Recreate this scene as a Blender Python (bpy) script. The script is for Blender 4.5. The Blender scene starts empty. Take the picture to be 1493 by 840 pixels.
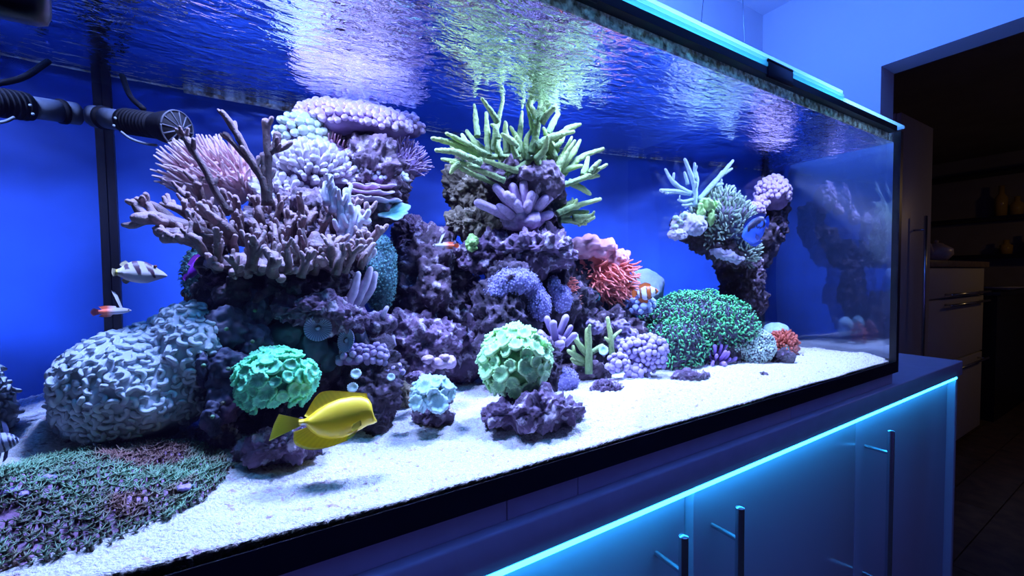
import bpy, math, random
import numpy as np
from math import sin, cos, pi, sqrt, radians, atan2
from mathutils import Matrix, Vector

rng = np.random.default_rng(7)
random.seed(7)
sc = bpy.context.scene
COL = sc.collection

# ------------------------------------------------------------------ camera
CH = 1.20                      # eye height above the room floor
CAMD = 0.39                    # distance from the front pane
FPX, YAW, PIT, ROL = 594.54, 0.528230, 0.0320629, -0.0084610
_F = np.array([sin(YAW) * cos(PIT), cos(YAW) * cos(PIT), -sin(PIT)])
_R0 = np.array([cos(YAW), -sin(YAW), 0.0])
_U0 = np.cross(_R0, _F)
_R = _R0 * cos(ROL) + _U0 * sin(ROL)
_U = -_R0 * sin(ROL) + _U0 * cos(ROL)
EYE = np.array([0.0, -CAMD, CH])
cam_data = bpy.data.cameras.new('camera')
cam_data.sensor_width = 36.0
cam_data.lens = FPX * 36.0 / 1493.0
cam_data.clip_start = 0.01
camera = bpy.data.objects.new('camera', cam_data)
COL.objects.link(camera)
camera.matrix_world = Matrix(((_R[0], _U[0], -_F[0], EYE[0]), (_R[1], _U[1], -_F[1], EYE[1]),
                              (_R[2], _U[2], -_F[2], EYE[2]), (0, 0, 0, 1)))
sc.camera = camera

# ------------------------------------------------------------------ world, exposure
world = bpy.data.worlds.new('room_dusk')
world.use_nodes = True
sc.world = world
_bg = world.node_tree.nodes['Background']
_bg.inputs['Color'].default_value = (0.10, 0.085, 0.60, 1)
_bg.inputs['Strength'].default_value = 0.30
sc.view_settings.view_transform = 'Standard'
sc.view_settings.look = 'None'
sc.view_settings.exposure = 0.0
sc.view_settings.gamma = 1.0
sc.view_settings.use_curve_mapping = False
sc.cycles.max_bounces = 12
sc.cycles.transparent_max_bounces = 16
sc.cycles.transmission_bounces = 10
sc.cycles.glossy_bounces = 8
sc.cycles.diffuse_bounces = 3
sc.cycles.caustics_reflective = False
sc.cycles.caustics_refractive = False
sc.cycles.sample_clamp_indirect = 4.0
sc.cycles.use_denoising = True

# tank measures (world metres, front pane at y = 0)
XL, XR, W = -0.2175, 1.2884, 0.642
ZW = 0.309 + CH                # water level
ZG = -0.231 + CH               # tank floor
ZR = 0.362 + CH                # rim
ZC = -0.272 + CH               # counter top
IOR = 1.33

# aquarium lamps: three pendant modules over the tank
LAMP_COL = (0.40, 0.50, 1.0)
LAMP_X = (0.03, 0.52, 1.02)
LAMP_Y = 0.26
LAMP_Z = ZR + 0.17
LAMP_W = 17.5
ADDED_UP_W = 4.0  # power of the blue upward light added over each housing
ADDED_SIDE_W = 18.0  # power of the blue point light added for the nearby walls

# ------------------------------------------------------------------ placing helpers
def ray(px, py):
    v = _F * FPX + _R * (px - 746.5) + _U * (420 - py)
    return v / np.linalg.norm(v)

def air(px, py, Y):
    v = ray(px, py)
    return EYE + v * ((CAMD + Y) / v[1])

def at(px, py, Y):
    """point at depth Y behind the front pane, sight line bent by the water"""
    if Y <= 0:
        return air(px, py, Y)
    v = ray(px, py)
    q = EYE + v * (CAMD / v[1])
    w = np.array([v[0] / IOR, 0, v[2] / IOR])
    w[1] = sqrt(1 - w @ w)
    return q + w * (Y / w[1])

def nrm(v):
    v = np.asarray(v, float)
    return v / (np.linalg.norm(v) + 1e-12)

def frame(px, py, Y):
    P = at(px, py, Y)
    w = nrm(at(px, py, Y + .01) - P)
    r = nrm(np.cross(w, (0, 0, 1)))
    u = np.cross(r, w)
    sr = abs((at(px + 5, py, Y) - at(px - 5, py, Y)) @ r) / 10
    su = abs((at(px, py - 5, Y) - at(px, py + 5, Y)) @ u) / 10
    return P, r, u, w, sr, su

# ------------------------------------------------------------------ noise (vectorised)
_TAB = np.random.default_rng(3).random(8192)
def vnoise(P, seed=0):
    P = np.asarray(P, float)
    i = np.floor(P).astype(np.int64)
    f = P - i
    f = f * f * (3 - 2 * f)
    out = np.zeros(len(P))
    for dx in (0, 1):
        for dy in (0, 1):
            for dz in (0, 1):
                h = ((i[:, 0] + dx) * 73856093) ^ ((i[:, 1] + dy) * 19349663) ^ ((i[:, 2] + dz) * 83492791) ^ (seed * 2654435 + 1013)
                w = (f[:, 0] if dx else 1 - f[:, 0]) * (f[:, 1] if dy else 1 - f[:, 1]) * (f[:, 2] if dz else 1 - f[:, 2])
                out += w * _TAB[h & 8191]
    return out * 2 - 1

def fbm(P, seed=0, octv=4, gain=.5):
    a, s, o = 1.0, np.zeros(len(P)), 0
    P = np.asarray(P, float).copy()
    for k in range(octv):
        s += a * vnoise(P, seed + k)
        a *= gain
        P = P * 2.03 + 7.1
    return s

def worley(P, seed=0):
    P = np.asarray(P, float)
    i = np.floor(P).astype(np.int64)
    best = np.full(len(P), 9.0)
    for dx in (-1, 0, 1):
        for dy in (-1, 0, 1):
            for dz in (-1, 0, 1):
                c = i + (dx, dy, dz)
                h = (c[:, 0] * 73856093) ^ (c[:, 1] * 19349663) ^ (c[:, 2] * 83492791) ^ (seed * 7919 + 17)
                q = c + np.stack([_TAB[h & 8191], _TAB[(h * 31 + 7) & 8191], _TAB[(h * 57 + 3) & 8191]], 1)
                best = np.minimum(best, ((q - P) ** 2).sum(1))
    return np.sqrt(best)

# ------------------------------------------------------------------ mesh helpers
class Sh:
    """a shape: vertices, faces (tuples), tint 0..1 per vertex"""
    def __init__(self, V=None, F=None, T=None):
        self.V = np.zeros((0, 3)) if V is None or len(V) == 0 else np.asarray(V, float)
        self.F = [] if F is None else list(F)          # list of int arrays (n, k)
        self.T = np.zeros(len(self.V)) if T is None else np.asarray(T, float)
        self.C = None
    def add(self, o):
        n = len(self.V)
        self.V = np.vstack([self.V, o.V])
        self.F += [f + n for f in o.F]
        self.T = np.concatenate([self.T, o.T])
        return self
    def moved(self, M):
        M = np.asarray(M, float)
        s = Sh(self.V @ M[:3, :3].T + M[:3, 3], self.F, self.T)
        return s

def to_mesh(name, s, mats, smooth=True, base=None):
    V = s.V - (np.asarray(base) if base is not None else 0)
    me = bpy.data.meshes.new(name)
    me.vertices.add(len(V))
    me.vertices.foreach_set('co', V.astype(np.float32).ravel())
    tot = np.concatenate([np.full(len(f), f.shape[1], np.int32) for f in s.F])
    idx = np.concatenate([f.astype(np.int32).ravel() for f in s.F])
    me.loops.add(len(idx))
    me.loops.foreach_set('vertex_index', idx)
    me.polygons.add(len(tot))
    me.polygons.foreach_set('loop_start', np.concatenate([[0], np.cumsum(tot)[:-1]]).astype(np.int32))
    me.polygons.foreach_set('loop_total', tot)
    me.polygons.foreach_set('use_smooth', np.full(len(tot), smooth))
    me.update(calc_edges=True)
    a = me.attributes.new('tint', 'FLOAT', 'POINT')
    a.data.foreach_set('value', np.clip(s.T, 0, 1).astype(np.float32))
    if s.C is not None:
        c = me.attributes.new('col', 'FLOAT_COLOR', 'POINT')
        c.data.foreach_set('color', np.hstack([s.C, np.ones((len(V), 1))]).astype(np.float32).ravel())
    for m in (mats if isinstance(mats, (list, tuple)) else [mats]):
        me.materials.append(m)
    return me

def thing(name, label, cat, loc=(0, 0, 0), group=None):
    o = bpy.data.objects.new(name, None)
    o.empty_display_size = .02
    COL.objects.link(o)
    o.location = [float(c) for c in loc]
    tag(o, label, cat, group)
    return o

def tag(o, label=None, cat=None, group=None, kind=None):
    if label: o['label'] = label
    if cat: o['category'] = cat
    if group: o['group'] = group
    if kind: o['kind'] = kind
    return o

def obj(name, s, m, parent=None, smooth=True, label=None, kind=None):
    root = parent
    base = np.zeros(3)
    while root is not None:
        base = base + np.array(root.location)
        root = root.parent
    me = to_mesh(name, s, m, smooth, base)
    o = bpy.data.objects.new(name, me)
    COL.objects.link(o)
    if parent is not None:
        o.parent = parent
    if label: o['label'] = label
    if kind: o['kind'] = kind
    return o

def inst(name, me, M, parent):
    """one copy of a shared mesh as a part (M in world space; parent is an Empty at the thing's base)"""
    o = bpy.data.objects.new(name, me)
    COL.objects.link(o)
    M = np.asarray(M, float).copy()
    if parent is not None:
        M[:3, 3] -= np.array(parent.location)
        o.parent = parent
    o.matrix_local = Matrix(M.tolist())
    return o

def struct(name, s, m, smooth=False):
    return tag(obj(name, s, m, None, smooth), kind='structure')

def box(x0, x1, y0, y1, z0, z1, bev=0.0):
    if bev <= 0:
        V = [(x, y, z) for z in (z0, z1) for y in (y0, y1) for x in (x0, x1)]
        F = [np.array([[0, 2, 3, 1], [4, 5, 7, 6], [0, 1, 5, 4], [2, 6, 7, 3], [0, 4, 6, 2], [1, 3, 7, 5]])]
        return Sh(V, F)
    import bmesh
    bm = bmesh.new()
    bmesh.ops.create_cube(bm, size=1)
    for v in bm.verts:
        v.co = ((x0 + x1) / 2 + v.co.x * (x1 - x0), (y0 + y1) / 2 + v.co.y * (y1 - y0), (z0 + z1) / 2 + v.co.z * (z1 - z0))
    bmesh.ops.bevel(bm, geom=bm.edges[:], offset=bev, segments=2, affect='EDGES', profile=.5)
    bmesh.ops.triangulate(bm, faces=bm.faces[:])
    bm.verts.index_update()
    s = Sh([v.co[:] for v in bm.verts], [np.array([[v.index for v in f.verts] for f in bm.faces])])
    bm.free()
    return s

def spline(P, m):
    P = np.asarray(P, float)
    if len(P) == 2:
        t = np.linspace(0, 1, m)[:, None]
        return P[0] * (1 - t) + P[1] * t
    Q = np.vstack([2 * P[0] - P[1], P, 2 * P[-1] - P[-2]])
    out = []
    for t in np.linspace(0, len(P) - 1 - 1e-9, m):
        i = int(t); f = t - i
        a, b, c, d = Q[i:i + 4]
        out.append(.5 * (2 * b + (c - a) * f + (2 * a - 5 * b + 4 * c - d) * f * f + (3 * b - a - 3 * c + d) * f ** 3))
    return np.array(out)

def tube(P, rad, n=8, m=None, knob=0.0, seed=0, tint=(0, 1), round_tip=True, kfreq=1.0, endcap=True):
    """tapered tube through P with a rounded tip; rad is a list of radii along it"""
    m = m or max(4, 3 * len(P))
    C = spline(P, m)
    t = np.linspace(0, 1, m)
    r = np.interp(t, np.linspace(0, 1, len(rad)), rad)
    tt = np.interp(t, [0, 1], tint)
    d = np.gradient(C, axis=0)
    d /= np.linalg.norm(d, axis=1)[:, None] + 1e-12
    if round_tip:
        e, de, re = C[-1], d[-1], r[-1]
        C = np.vstack([C, e + de * re * .55, e + de * re * .9])
        r = np.concatenate([r, [re * .8, re * .42]])
        d = np.vstack([d, de, de])
        tt = np.concatenate([tt, [tt[-1], tt[-1]]])
    m = len(C)
    x = np.cross(d[0], (0.3, 0.2, 1)); x = nrm(x)
    V = []
    ang = np.arange(n) * 2 * pi / n
    for i in range(m):
        x = nrm(x - d[i] * (x @ d[i]))
        y = np.cross(d[i], x)
        V.append(C[i] + r[i] * (np.cos(ang)[:, None] * x + np.sin(ang)[:, None] * y))
    V = np.vstack(V)
    if knob > 0:
        ctr = np.repeat(C, n, 0)
        rr = np.repeat(r, n)
        k = fbm(V / (rr.mean() + 1e-9) * .55 * kfreq + seed * 3.7, seed, 2)
        V = ctr + (V - ctr) * (1 + knob * k)[:, None]
    a = np.arange(m - 1)[:, None] * n
    j = np.arange(n)[None]
    q = np.stack([a + j, a + (j + 1) % n, a + n + (j + 1) % n, a + n + j], -1).reshape(-1, 4)
    tip = C[-1] + d[-1] * r[-1] * .35
    V = np.vstack([V, tip, C[0]])
    T = np.concatenate([np.repeat(tt, n), [tt[-1], tt[0]]])
    last = (m - 1) * n
    f3 = np.stack([last + np.arange(n), last + (np.arange(n) + 1) % n, np.full(n, len(V) - 2)], -1)
    f0 = np.stack([(np.arange(n) + 1) % n, np.arange(n), np.full(n, len(V) - 1)], -1)
    return Sh(V, [q, f3, f0] if endcap else [q, f3], T)

def cyl(p0, p1, r, n=16):
    return tube([p0, p1], [r, r], n=n, m=2, round_tip=False)

_ICO = {}
def ico(sub):
    if sub in _ICO:
        return _ICO[sub]
    if sub == 0:
        g = (1 + 5 ** .5) / 2
        V = np.array([(-1, g, 0), (1, g, 0), (-1, -g, 0), (1, -g, 0), (0, -1, g), (0, 1, g), (0, -1, -g), (0, 1, -g),
                      (g, 0, -1), (g, 0, 1), (-g, 0, -1), (-g, 0, 1)], float)
        V /= np.linalg.norm(V[0])
        F = np.array([(0, 11, 5), (0, 5, 1), (0, 1, 7), (0, 7, 10), (0, 10, 11), (1, 5, 9), (5, 11, 4), (11, 10, 2), (10, 7, 6),
                      (7, 1, 8), (3, 9, 4), (3, 4, 2), (3, 2, 6), (3, 6, 8), (3, 8, 9), (4, 9, 5), (2, 4, 11), (6, 2, 10), (8, 6, 7), (9, 8, 1)])
    else:
        V0, F0 = ico(sub - 1)
        E = np.vstack([F0[:, [0, 1]], F0[:, [1, 2]], F0[:, [2, 0]]])
        E.sort(1)
        U, inv = np.unique(E, axis=0, return_inverse=True)
        inv = inv.ravel()
        mid = V0[U].sum(1)
        mid /= np.linalg.norm(mid, axis=1)[:, None]
        V = np.vstack([V0, mid])
        k = len(F0); n0 = len(V0)
        a, b, c = inv[:k] + n0, inv[k:2 * k] + n0, inv[2 * k:] + n0
        F = np.vstack([np.stack([F0[:, 0], a, c], 1), np.stack([F0[:, 1], b, a], 1), np.stack([F0[:, 2], c, b], 1), np.stack([a, b, c], 1)])
    _ICO[sub] = (V, F)
    return _ICO[sub]

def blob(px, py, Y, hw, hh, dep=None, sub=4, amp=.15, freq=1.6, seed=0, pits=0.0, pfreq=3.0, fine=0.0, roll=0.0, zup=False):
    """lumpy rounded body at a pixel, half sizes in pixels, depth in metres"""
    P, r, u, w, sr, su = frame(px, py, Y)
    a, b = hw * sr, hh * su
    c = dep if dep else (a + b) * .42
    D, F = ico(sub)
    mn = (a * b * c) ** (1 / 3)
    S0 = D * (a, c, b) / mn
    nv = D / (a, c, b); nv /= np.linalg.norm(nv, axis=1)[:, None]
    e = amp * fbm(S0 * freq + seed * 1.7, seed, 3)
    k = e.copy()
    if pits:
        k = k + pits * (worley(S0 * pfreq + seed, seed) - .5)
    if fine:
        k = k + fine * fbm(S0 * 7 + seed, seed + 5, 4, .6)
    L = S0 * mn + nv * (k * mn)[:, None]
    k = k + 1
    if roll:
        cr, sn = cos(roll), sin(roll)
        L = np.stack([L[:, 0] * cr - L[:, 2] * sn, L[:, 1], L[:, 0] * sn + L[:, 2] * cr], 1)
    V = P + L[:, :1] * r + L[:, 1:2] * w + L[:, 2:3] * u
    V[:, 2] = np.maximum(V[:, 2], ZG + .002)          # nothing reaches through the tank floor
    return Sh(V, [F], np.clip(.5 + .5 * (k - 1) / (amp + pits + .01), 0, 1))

def sample(s, n, seed=0, keep=None):
    """n random points and normals on the triangles of a shape (keep(points, normals) -> mask)"""
    g = np.random.default_rng(seed)
    T = np.vstack([f if f.shape[1] == 3 else np.vstack([f[:, [0, 1, 2]], f[:, [0, 2, 3]]]) for f in s.F])
    A, B, C = s.V[T[:, 0]], s.V[T[:, 1]], s.V[T[:, 2]]
    N = np.cross(B - A, C - A)
    ar = np.linalg.norm(N, axis=1)
    N = N / (ar[:, None] + 1e-15)
    if keep is not None:
        ok = keep((A + B + C) / 3, N)
        ar = ar * ok
    i = g.choice(len(T), n, p=ar / ar.sum())
    a, b = g.random(n), g.random(n)
    fl = a + b > 1
    a[fl], b[fl] = 1 - a[fl], 1 - b[fl]
    return A[i] + (B[i] - A[i]) * a[:, None] + (C[i] - A[i]) * b[:, None], N[i]

def thin(P, N, d):
    """drop points closer than d to an earlier one"""
    keep, cells = [], {}
    for i, p in enumerate(P):
        c = tuple(np.floor(p / d).astype(int))
        ok = True
        for x in (-1, 0, 1):
            for y in (-1, 0, 1):
                for z in (-1, 0, 1):
                    for j in cells.get((c[0] + x, c[1] + y, c[2] + z), ()):
                        if ((P[j] - p) ** 2).sum() < d * d:
                            ok = False
        if ok:
            cells.setdefault(c, []).append(i); keep.append(i)
    return P[keep], N[keep]

def facing(minup=-.55, mintoward=-.25):
    def k(P, N):
        v = P - EYE
        v /= np.linalg.norm(v, axis=1)[:, None]
        return ((-(N * v).sum(1)) > mintoward) & (N[:, 2] > minup)
    return k

def aim(p, d, s=1.0, spin=None, g=None):
    """matrix taking local +z to direction d at p"""
    d = nrm(d)
    x = nrm(np.cross(d, (.31, .77, .12)))
    y = np.cross(d, x)
    a = (g or random).random() * 2 * pi if spin is None else spin
    x, y = x * cos(a) + y * sin(a), -x * sin(a) + y * cos(a)
    s3 = (s, s, s) if np.isscalar(s) else s
    M = np.eye(4)
    M[:3, 0], M[:3, 1], M[:3, 2], M[:3, 3] = x * s3[0], y * s3[1], d * s3[2], p
    return M

def joined(protos, mats, tadd=None):
    Vs, Fs, Ts, n = [], {}, [], 0
    for i, M in enumerate(mats):
        s = protos[i % len(protos)]
        Vs.append(s.V @ M[:3, :3].T + M[:3, 3])
        Ts.append(s.T + (tadd[i] if tadd is not None else 0))
        for f in s.F:
            Fs.setdefault(f.shape[1], []).append(f + n)
        n += len(s.V)
    return Sh(np.vstack(Vs), [np.vstack(v) for v in Fs.values()], np.concatenate(Ts))

def spread(root, name, protos, mats, m, cap=300, stuff=None, tadd=None, key=None):
    """the nearest copies become parts of their own, any beyond the cap one joined part"""
    d = np.array([np.linalg.norm(M[:3, 3] - EYE) for M in mats])
    order = np.argsort(d) if key is None else np.argsort(key)
    mes = [to_mesh(name, s, m) for s in protos]
    for q in order[:cap]:
        inst(name, mes[int(q) % len(mes)], mats[q], root)
    rest = order[cap:]
    if len(rest):
        s = joined(protos, [mats[q] for q in rest], None if tadd is None else [tadd[q] for q in rest])
        obj(stuff or name, s, m, root, kind='stuff')

# ------------------------------------------------------------------ materials
def newmat(name):
    m = bpy.data.materials.new(name)
    m.use_nodes = True
    nt = m.node_tree
    return m, nt, nt.nodes['Principled BSDF'], nt.nodes, nt.links

def mat(name, c0, c1=None, rough=.55, nscale=0, namt=.3, bump=0, bscale=60, spec=.4, metal=0, c2=None, pscale=0, pcut=.55, sheen=0, sss=0, attr='tint'):
    """two-colour material: c0 to c1 by the tint attribute, mottled by noise, c2 in patches, fine relief"""
    m, nt, b, N, L = newmat(name)
    b.inputs['Roughness'].default_value = rough
    b.inputs['Metallic'].default_value = metal
    b.inputs['Specular IOR Level'].default_value = spec
    if sss:
        b.inputs['Subsurface Weight'].default_value = sss
        b.inputs['Subsurface Scale'].default_value = .004
        b.inputs['Subsurface Radius'].default_value = (1, 1, 1)
    tc = N.new('ShaderNodeTexCoord')
    col = None
    if c1 is not None:
        at_ = N.new('ShaderNodeAttribute'); at_.attribute_name = 'tint'
        mx = N.new('ShaderNodeMix'); mx.data_type = 'RGBA'
        L.new(at_.outputs['Fac'], mx.inputs[0])
        mx.inputs[6].default_value = (*c0, 1); mx.inputs[7].default_value = (*c1, 1)
        col = mx.outputs[2]
    def rgb():
        if col is not None: return col
        n = N.new('ShaderNodeRGB'); n.outputs[0].default_value = (*c0, 1); return n.outputs[0]
    if c2 is not None:
        no = N.new('ShaderNodeTexNoise'); no.inputs['Scale'].default_value = pscale; no.inputs['Detail'].default_value = 4
        L.new(tc.outputs['Object'], no.inputs['Vector'])
        cr = N.new('ShaderNodeValToRGB')
        cr.color_ramp.elements[0].position = pcut - .05; cr.color_ramp.elements[1].position = pcut + .06
        L.new(no.outputs['Fac'], cr.inputs[0])
        mx = N.new('ShaderNodeMix'); mx.data_type = 'RGBA'
        L.new(cr.outputs[0], mx.inputs[0]); L.new(rgb(), mx.inputs[6]); mx.inputs[7].default_value = (*c2, 1)
        col = mx.outputs[2]
    if nscale:
        no = N.new('ShaderNodeTexNoise'); no.inputs['Scale'].default_value = nscale; no.inputs['Detail'].default_value = 5
        L.new(tc.outputs['Object'], no.inputs['Vector'])
        mr = N.new('ShaderNodeMapRange')
        mr.inputs[1].default_value = .3; mr.inputs[2].default_value = .7
        mr.inputs[3].default_value = 1 - namt; mr.inputs[4].default_value = 1 + namt
        L.new(no.outputs['Fac'], mr.inputs[0])
        mx = N.new('ShaderNodeMix'); mx.data_type = 'RGBA'; mx.blend_type = 'MULTIPLY'; mx.inputs[0].default_value = 1
        L.new(rgb(), mx.inputs[6]); L.new(mr.outputs[0], mx.inputs[7])
        col = mx.outputs[2]
    L.new(rgb(), b.inputs['Base Color'])
    if bump:
        no = N.new('ShaderNodeTexNoise'); no.inputs['Scale'].default_value = bscale; no.inputs['Detail'].default_value = 6
        L.new(tc.outputs['Object'], no.inputs['Vector'])
        bp = N.new('ShaderNodeBump'); bp.inputs['Strength'].default_value = bump; bp.inputs['Distance'].default_value = .004
        L.new(no.outputs['Fac'], bp.inputs['Height']); L.new(bp.outputs[0], b.inputs['Normal'])
    return m

def colmat(name, rough=.35, bump=.1, spec=.5):
    m, nt, b, N, L = newmat(name)
    a = N.new('ShaderNodeAttribute'); a.attribute_name = 'col'
    L.new(a.outputs['Color'], b.inputs['Base Color'])
    b.inputs['Roughness'].default_value = rough
    b.inputs['Specular IOR Level'].default_value = spec
    no = N.new('ShaderNodeTexNoise'); no.inputs['Scale'].default_value = 700
    bp = N.new('ShaderNodeBump'); bp.inputs['Strength'].default_value = bump; bp.inputs['Distance'].default_value = .001
    L.new(no.outputs['Fac'], bp.inputs['Height']); L.new(bp.outputs[0], b.inputs['Normal'])
    return m

def emit(name, c, s):
    m = bpy.data.materials.new(name); m.use_nodes = True
    nt = m.node_tree; nt.nodes.clear()
    e = nt.nodes.new('ShaderNodeEmission'); e.inputs[0].default_value = (*c, 1); e.inputs[1].default_value = s
    o = nt.nodes.new('ShaderNodeOutputMaterial'); nt.links.new(e.outputs[0], o.inputs[0])
    return m

def thin_glass(name, tint=(1, 1, 1), ior=1.3):
    """clear pane: lets the sight line straight through, mirrors a little at a slant"""
    m = bpy.data.materials.new(name); m.use_nodes = True
    nt = m.node_tree; nt.nodes.clear(); N, L = nt.nodes, nt.links
    t = N.new('ShaderNodeBsdfTransparent'); t.inputs[0].default_value = (*tint, 1)
    g = N.new('ShaderNodeBsdfGlossy'); g.inputs['Roughness'].default_value = .02
    f = N.new('ShaderNodeFresnel'); f.inputs[0].default_value = ior
    mr = N.new('ShaderNodeMath'); mr.operation = 'MULTIPLY'; mr.inputs[1].default_value = .25
    L.new(f.outputs[0], mr.inputs[0])
    x = N.new('ShaderNodeMixShader'); o = N.new('ShaderNodeOutputMaterial')
    L.new(mr.outputs[0], x.inputs[0]); L.new(t.outputs[0], x.inputs[1]); L.new(g.outputs[0], x.inputs[2]); L.new(x.outputs[0], o.inputs[0])
    return m

def water_side():
    m = bpy.data.materials.new('water_side'); m.use_nodes = True
    nt = m.node_tree; nt.nodes.clear(); N, L = nt.nodes, nt.links
    g = N.new('ShaderNodeBsdfGlass'); g.inputs['IOR'].default_value = IOR; g.inputs['Roughness'].default_value = 0
    g.inputs['Color'].default_value = (.84, .92, 1, 1)
    o = N.new('ShaderNodeOutputMaterial'); L.new(g.outputs[0], o.inputs[0])
    return m

def water_top():
    """water surface: light from above passes, slanting sight lines from below are mirrored"""
    m = bpy.data.materials.new('water_surface'); m.use_nodes = True
    nt = m.node_tree; nt.nodes.clear(); N, L = nt.nodes, nt.links
    tc = N.new('ShaderNodeTexCoord')
    mp = N.new('ShaderNodeMapping'); mp.inputs['Scale'].default_value = (1.0, 1.35, 1)
    L.new(tc.outputs['Object'], mp.inputs[0])
    n1 = N.new('ShaderNodeTexNoise'); n1.inputs['Scale'].default_value = 42; n1.inputs['Detail'].default_value = 3; n1.inputs['Distortion'].default_value = .6
    n2 = N.new('ShaderNodeTexNoise'); n2.inputs['Scale'].default_value = 9; n2.inputs['Detail'].default_value = 1
    L.new(mp.outputs[0], n1.inputs['Vector']); L.new(mp.outputs[0], n2.inputs['Vector'])
    ad = N.new('ShaderNodeMath'); ad.operation = 'MULTIPLY_ADD'; ad.inputs[1].default_value = 1.6
    L.new(n2.outputs['Fac'], ad.inputs[0]); L.new(n1.outputs['Fac'], ad.inputs[2])
    bp = N.new('ShaderNodeBump'); bp.inputs['Strength'].default_value = .55; bp.inputs['Distance'].default_value = .0065
    L.new(ad.outputs[0], bp.inputs['Height'])
    f = N.new('ShaderNodeFresnel'); f.inputs[0].default_value = IOR
    L.new(bp.outputs[0], f.inputs['Normal'])
    t = N.new('ShaderNodeBsdfTransparent')
    g = N.new('ShaderNodeBsdfGlossy'); g.inputs['Roughness'].default_value = .03; g.inputs['Color'].default_value = (.92, .96, 1, 1)
    L.new(bp.outputs[0], g.inputs['Normal'])
    x = N.new('ShaderNodeMixShader'); o = N.new('ShaderNodeOutputMaterial')
    L.new(f.outputs[0], x.inputs[0]); L.new(t.outputs[0], x.inputs[1]); L.new(g.outputs[0], x.inputs[2]); L.new(x.outputs[0], o.inputs[0])
    return m

M_wall = mat('wall_paint', (.72, .72, .74), rough=.8, nscale=3, namt=.03, bump=.08, bscale=250)
M_white = mat('white_lacquer', (.62, .62, .68), rough=.22, spec=.5)
M_counter = mat('counter_laminate', (.60, .58, .66), rough=.35, nscale=30, namt=.05)
M_black = mat('black_plastic', (.008, .008, .012), rough=.35)
M_silicone = mat('black_silicone', (.010, .010, .02), rough=.4)
M_steel = mat('brushed_steel', (.62, .64, .66), rough=.22, metal=1)
M_darkwall = mat('kitchen_wall', (.30, .27, .24), rough=.8, nscale=4, namt=.1)
M_plank = mat('dark_oak_plank', (.13, .085, .05), rough=.5, nscale=14, namt=.35)
M_cab = mat('kitchen_front', (.62, .58, .50), rough=.4)
M_top = mat('kitchen_worktop', (.22, .15, .09), rough=.4, nscale=20, namt=.3)

# ------------------------------------------------------------------ the room
ZCEIL = CH + 1.17
struct('wall_back', box(-3.0, 1.95, .665, .80, 0, ZCEIL), M_wall)
wr = box(1.95, 2.07, .24, .80, 0, ZCEIL)
wr.add(box(1.95, 2.07, -3.0, .24, CH + .757, ZCEIL))
wr.add(box(1.95, 2.07, -3.0, -1.6, 0, CH + .757))
struct('wall_right', wr, M_wall)
struct('ceiling', box(-3.0, 1.95, -3.0, .80, ZCEIL, ZCEIL + .1), M_wall)
floor = struct('floor', box(-3.0, 6.4, -3.0, 1.4, -.06, -.012), M_plank)
for i in range(12):
    for j in range(4):
        x0 = 1.95 + j * 1.12 - (i % 3) * .35
        obj('floor_plank', box(x0, x0 + 1.112, -1.5 + i * .18, -1.5 + i * .18 + .176, -.012, 0), M_plank, floor, smooth=False)
# the dark kitchen beyond the opening
struct('wall_kitchen_back', box(2.07, 6.4, 1.3, 1.4, 0, ZCEIL), M_darkwall)
struct('wall_kitchen_end', box(6.3, 6.4, -3.0, 1.4, 0, ZCEIL), M_darkwall)
struct('wall_kitchen_front', box(2.07, 6.4, -3.0, -2.9, 0, ZCEIL), M_darkwall)
struct('ceiling_kitchen', box(2.07, 6.4, -3.0, 1.4, ZCEIL, ZCEIL + .1), M_darkwall)

# ------------------------------------------------------------------ lamps over the tank
for k, x in enumerate(LAMP_X):
    t = thing('aquarium_lamp', 'flat pendant aquarium lamp on thin wires ' + ('over the brown antler coral', 'over the large green staghorn', 'over the far reef arch')[k], 'lamp', (x, LAMP_Y, LAMP_Z), 'pendant lamps over the aquarium')
    obj('housing', box(x - .13, x + .13, LAMP_Y - .065, LAMP_Y + .065, LAMP_Z + .002, LAMP_Z + .032, .006), M_white, t)
    obj('led_panel', box(x - .11, x + .11, LAMP_Y - .055, LAMP_Y + .055, LAMP_Z - .001, LAMP_Z + .003), emit('led_panel_white', LAMP_COL, 4), t)
    for q in (-.10, .10):
        obj('suspension_wire', tube([(x + q, LAMP_Y, LAMP_Z + .03), (x + q * .3 + .01, LAMP_Y, ZCEIL)], [.0008, .0008], n=5, m=2, round_tip=False), M_black, t)
    l = bpy.data.lights.new('lamp_light', 'AREA')
    l.shape = 'RECTANGLE'; l.size = .16; l.size_y = .10
    l.color = LAMP_COL; l.energy = LAMP_W; l.spread = radians(135)
    lo = bpy.data.objects.new('lamp_light', l); COL.objects.link(lo)
    lo.parent = t; lo.location = (0, 0, -.004)
    l = bpy.data.lights.new('added_uplight', 'AREA')  # extra blue light added to brighten wall and ceiling
    l.shape = 'RECTANGLE'; l.size = .2; l.size_y = .16
    l.color = (.05, .18, 1.0); l.energy = ADDED_UP_W
    lo = bpy.data.objects.new('added_uplight', l); COL.objects.link(lo)
    lo.parent = t; lo.location = (0, 0, .038); lo.rotation_euler = (pi, 0, 0)
    l = bpy.data.lights.new('added_side_glow', 'POINT')  # added point light, stands in for blue spill beside the tank
    l.color = (.05, .18, 1.0); l.energy = ADDED_SIDE_W; l.shadow_soft_size = .03
    lo = bpy.data.objects.new('added_side_glow', l); COL.objects.link(lo)
    lo.parent = t; lo.location = (0, 0, .07)

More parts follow.
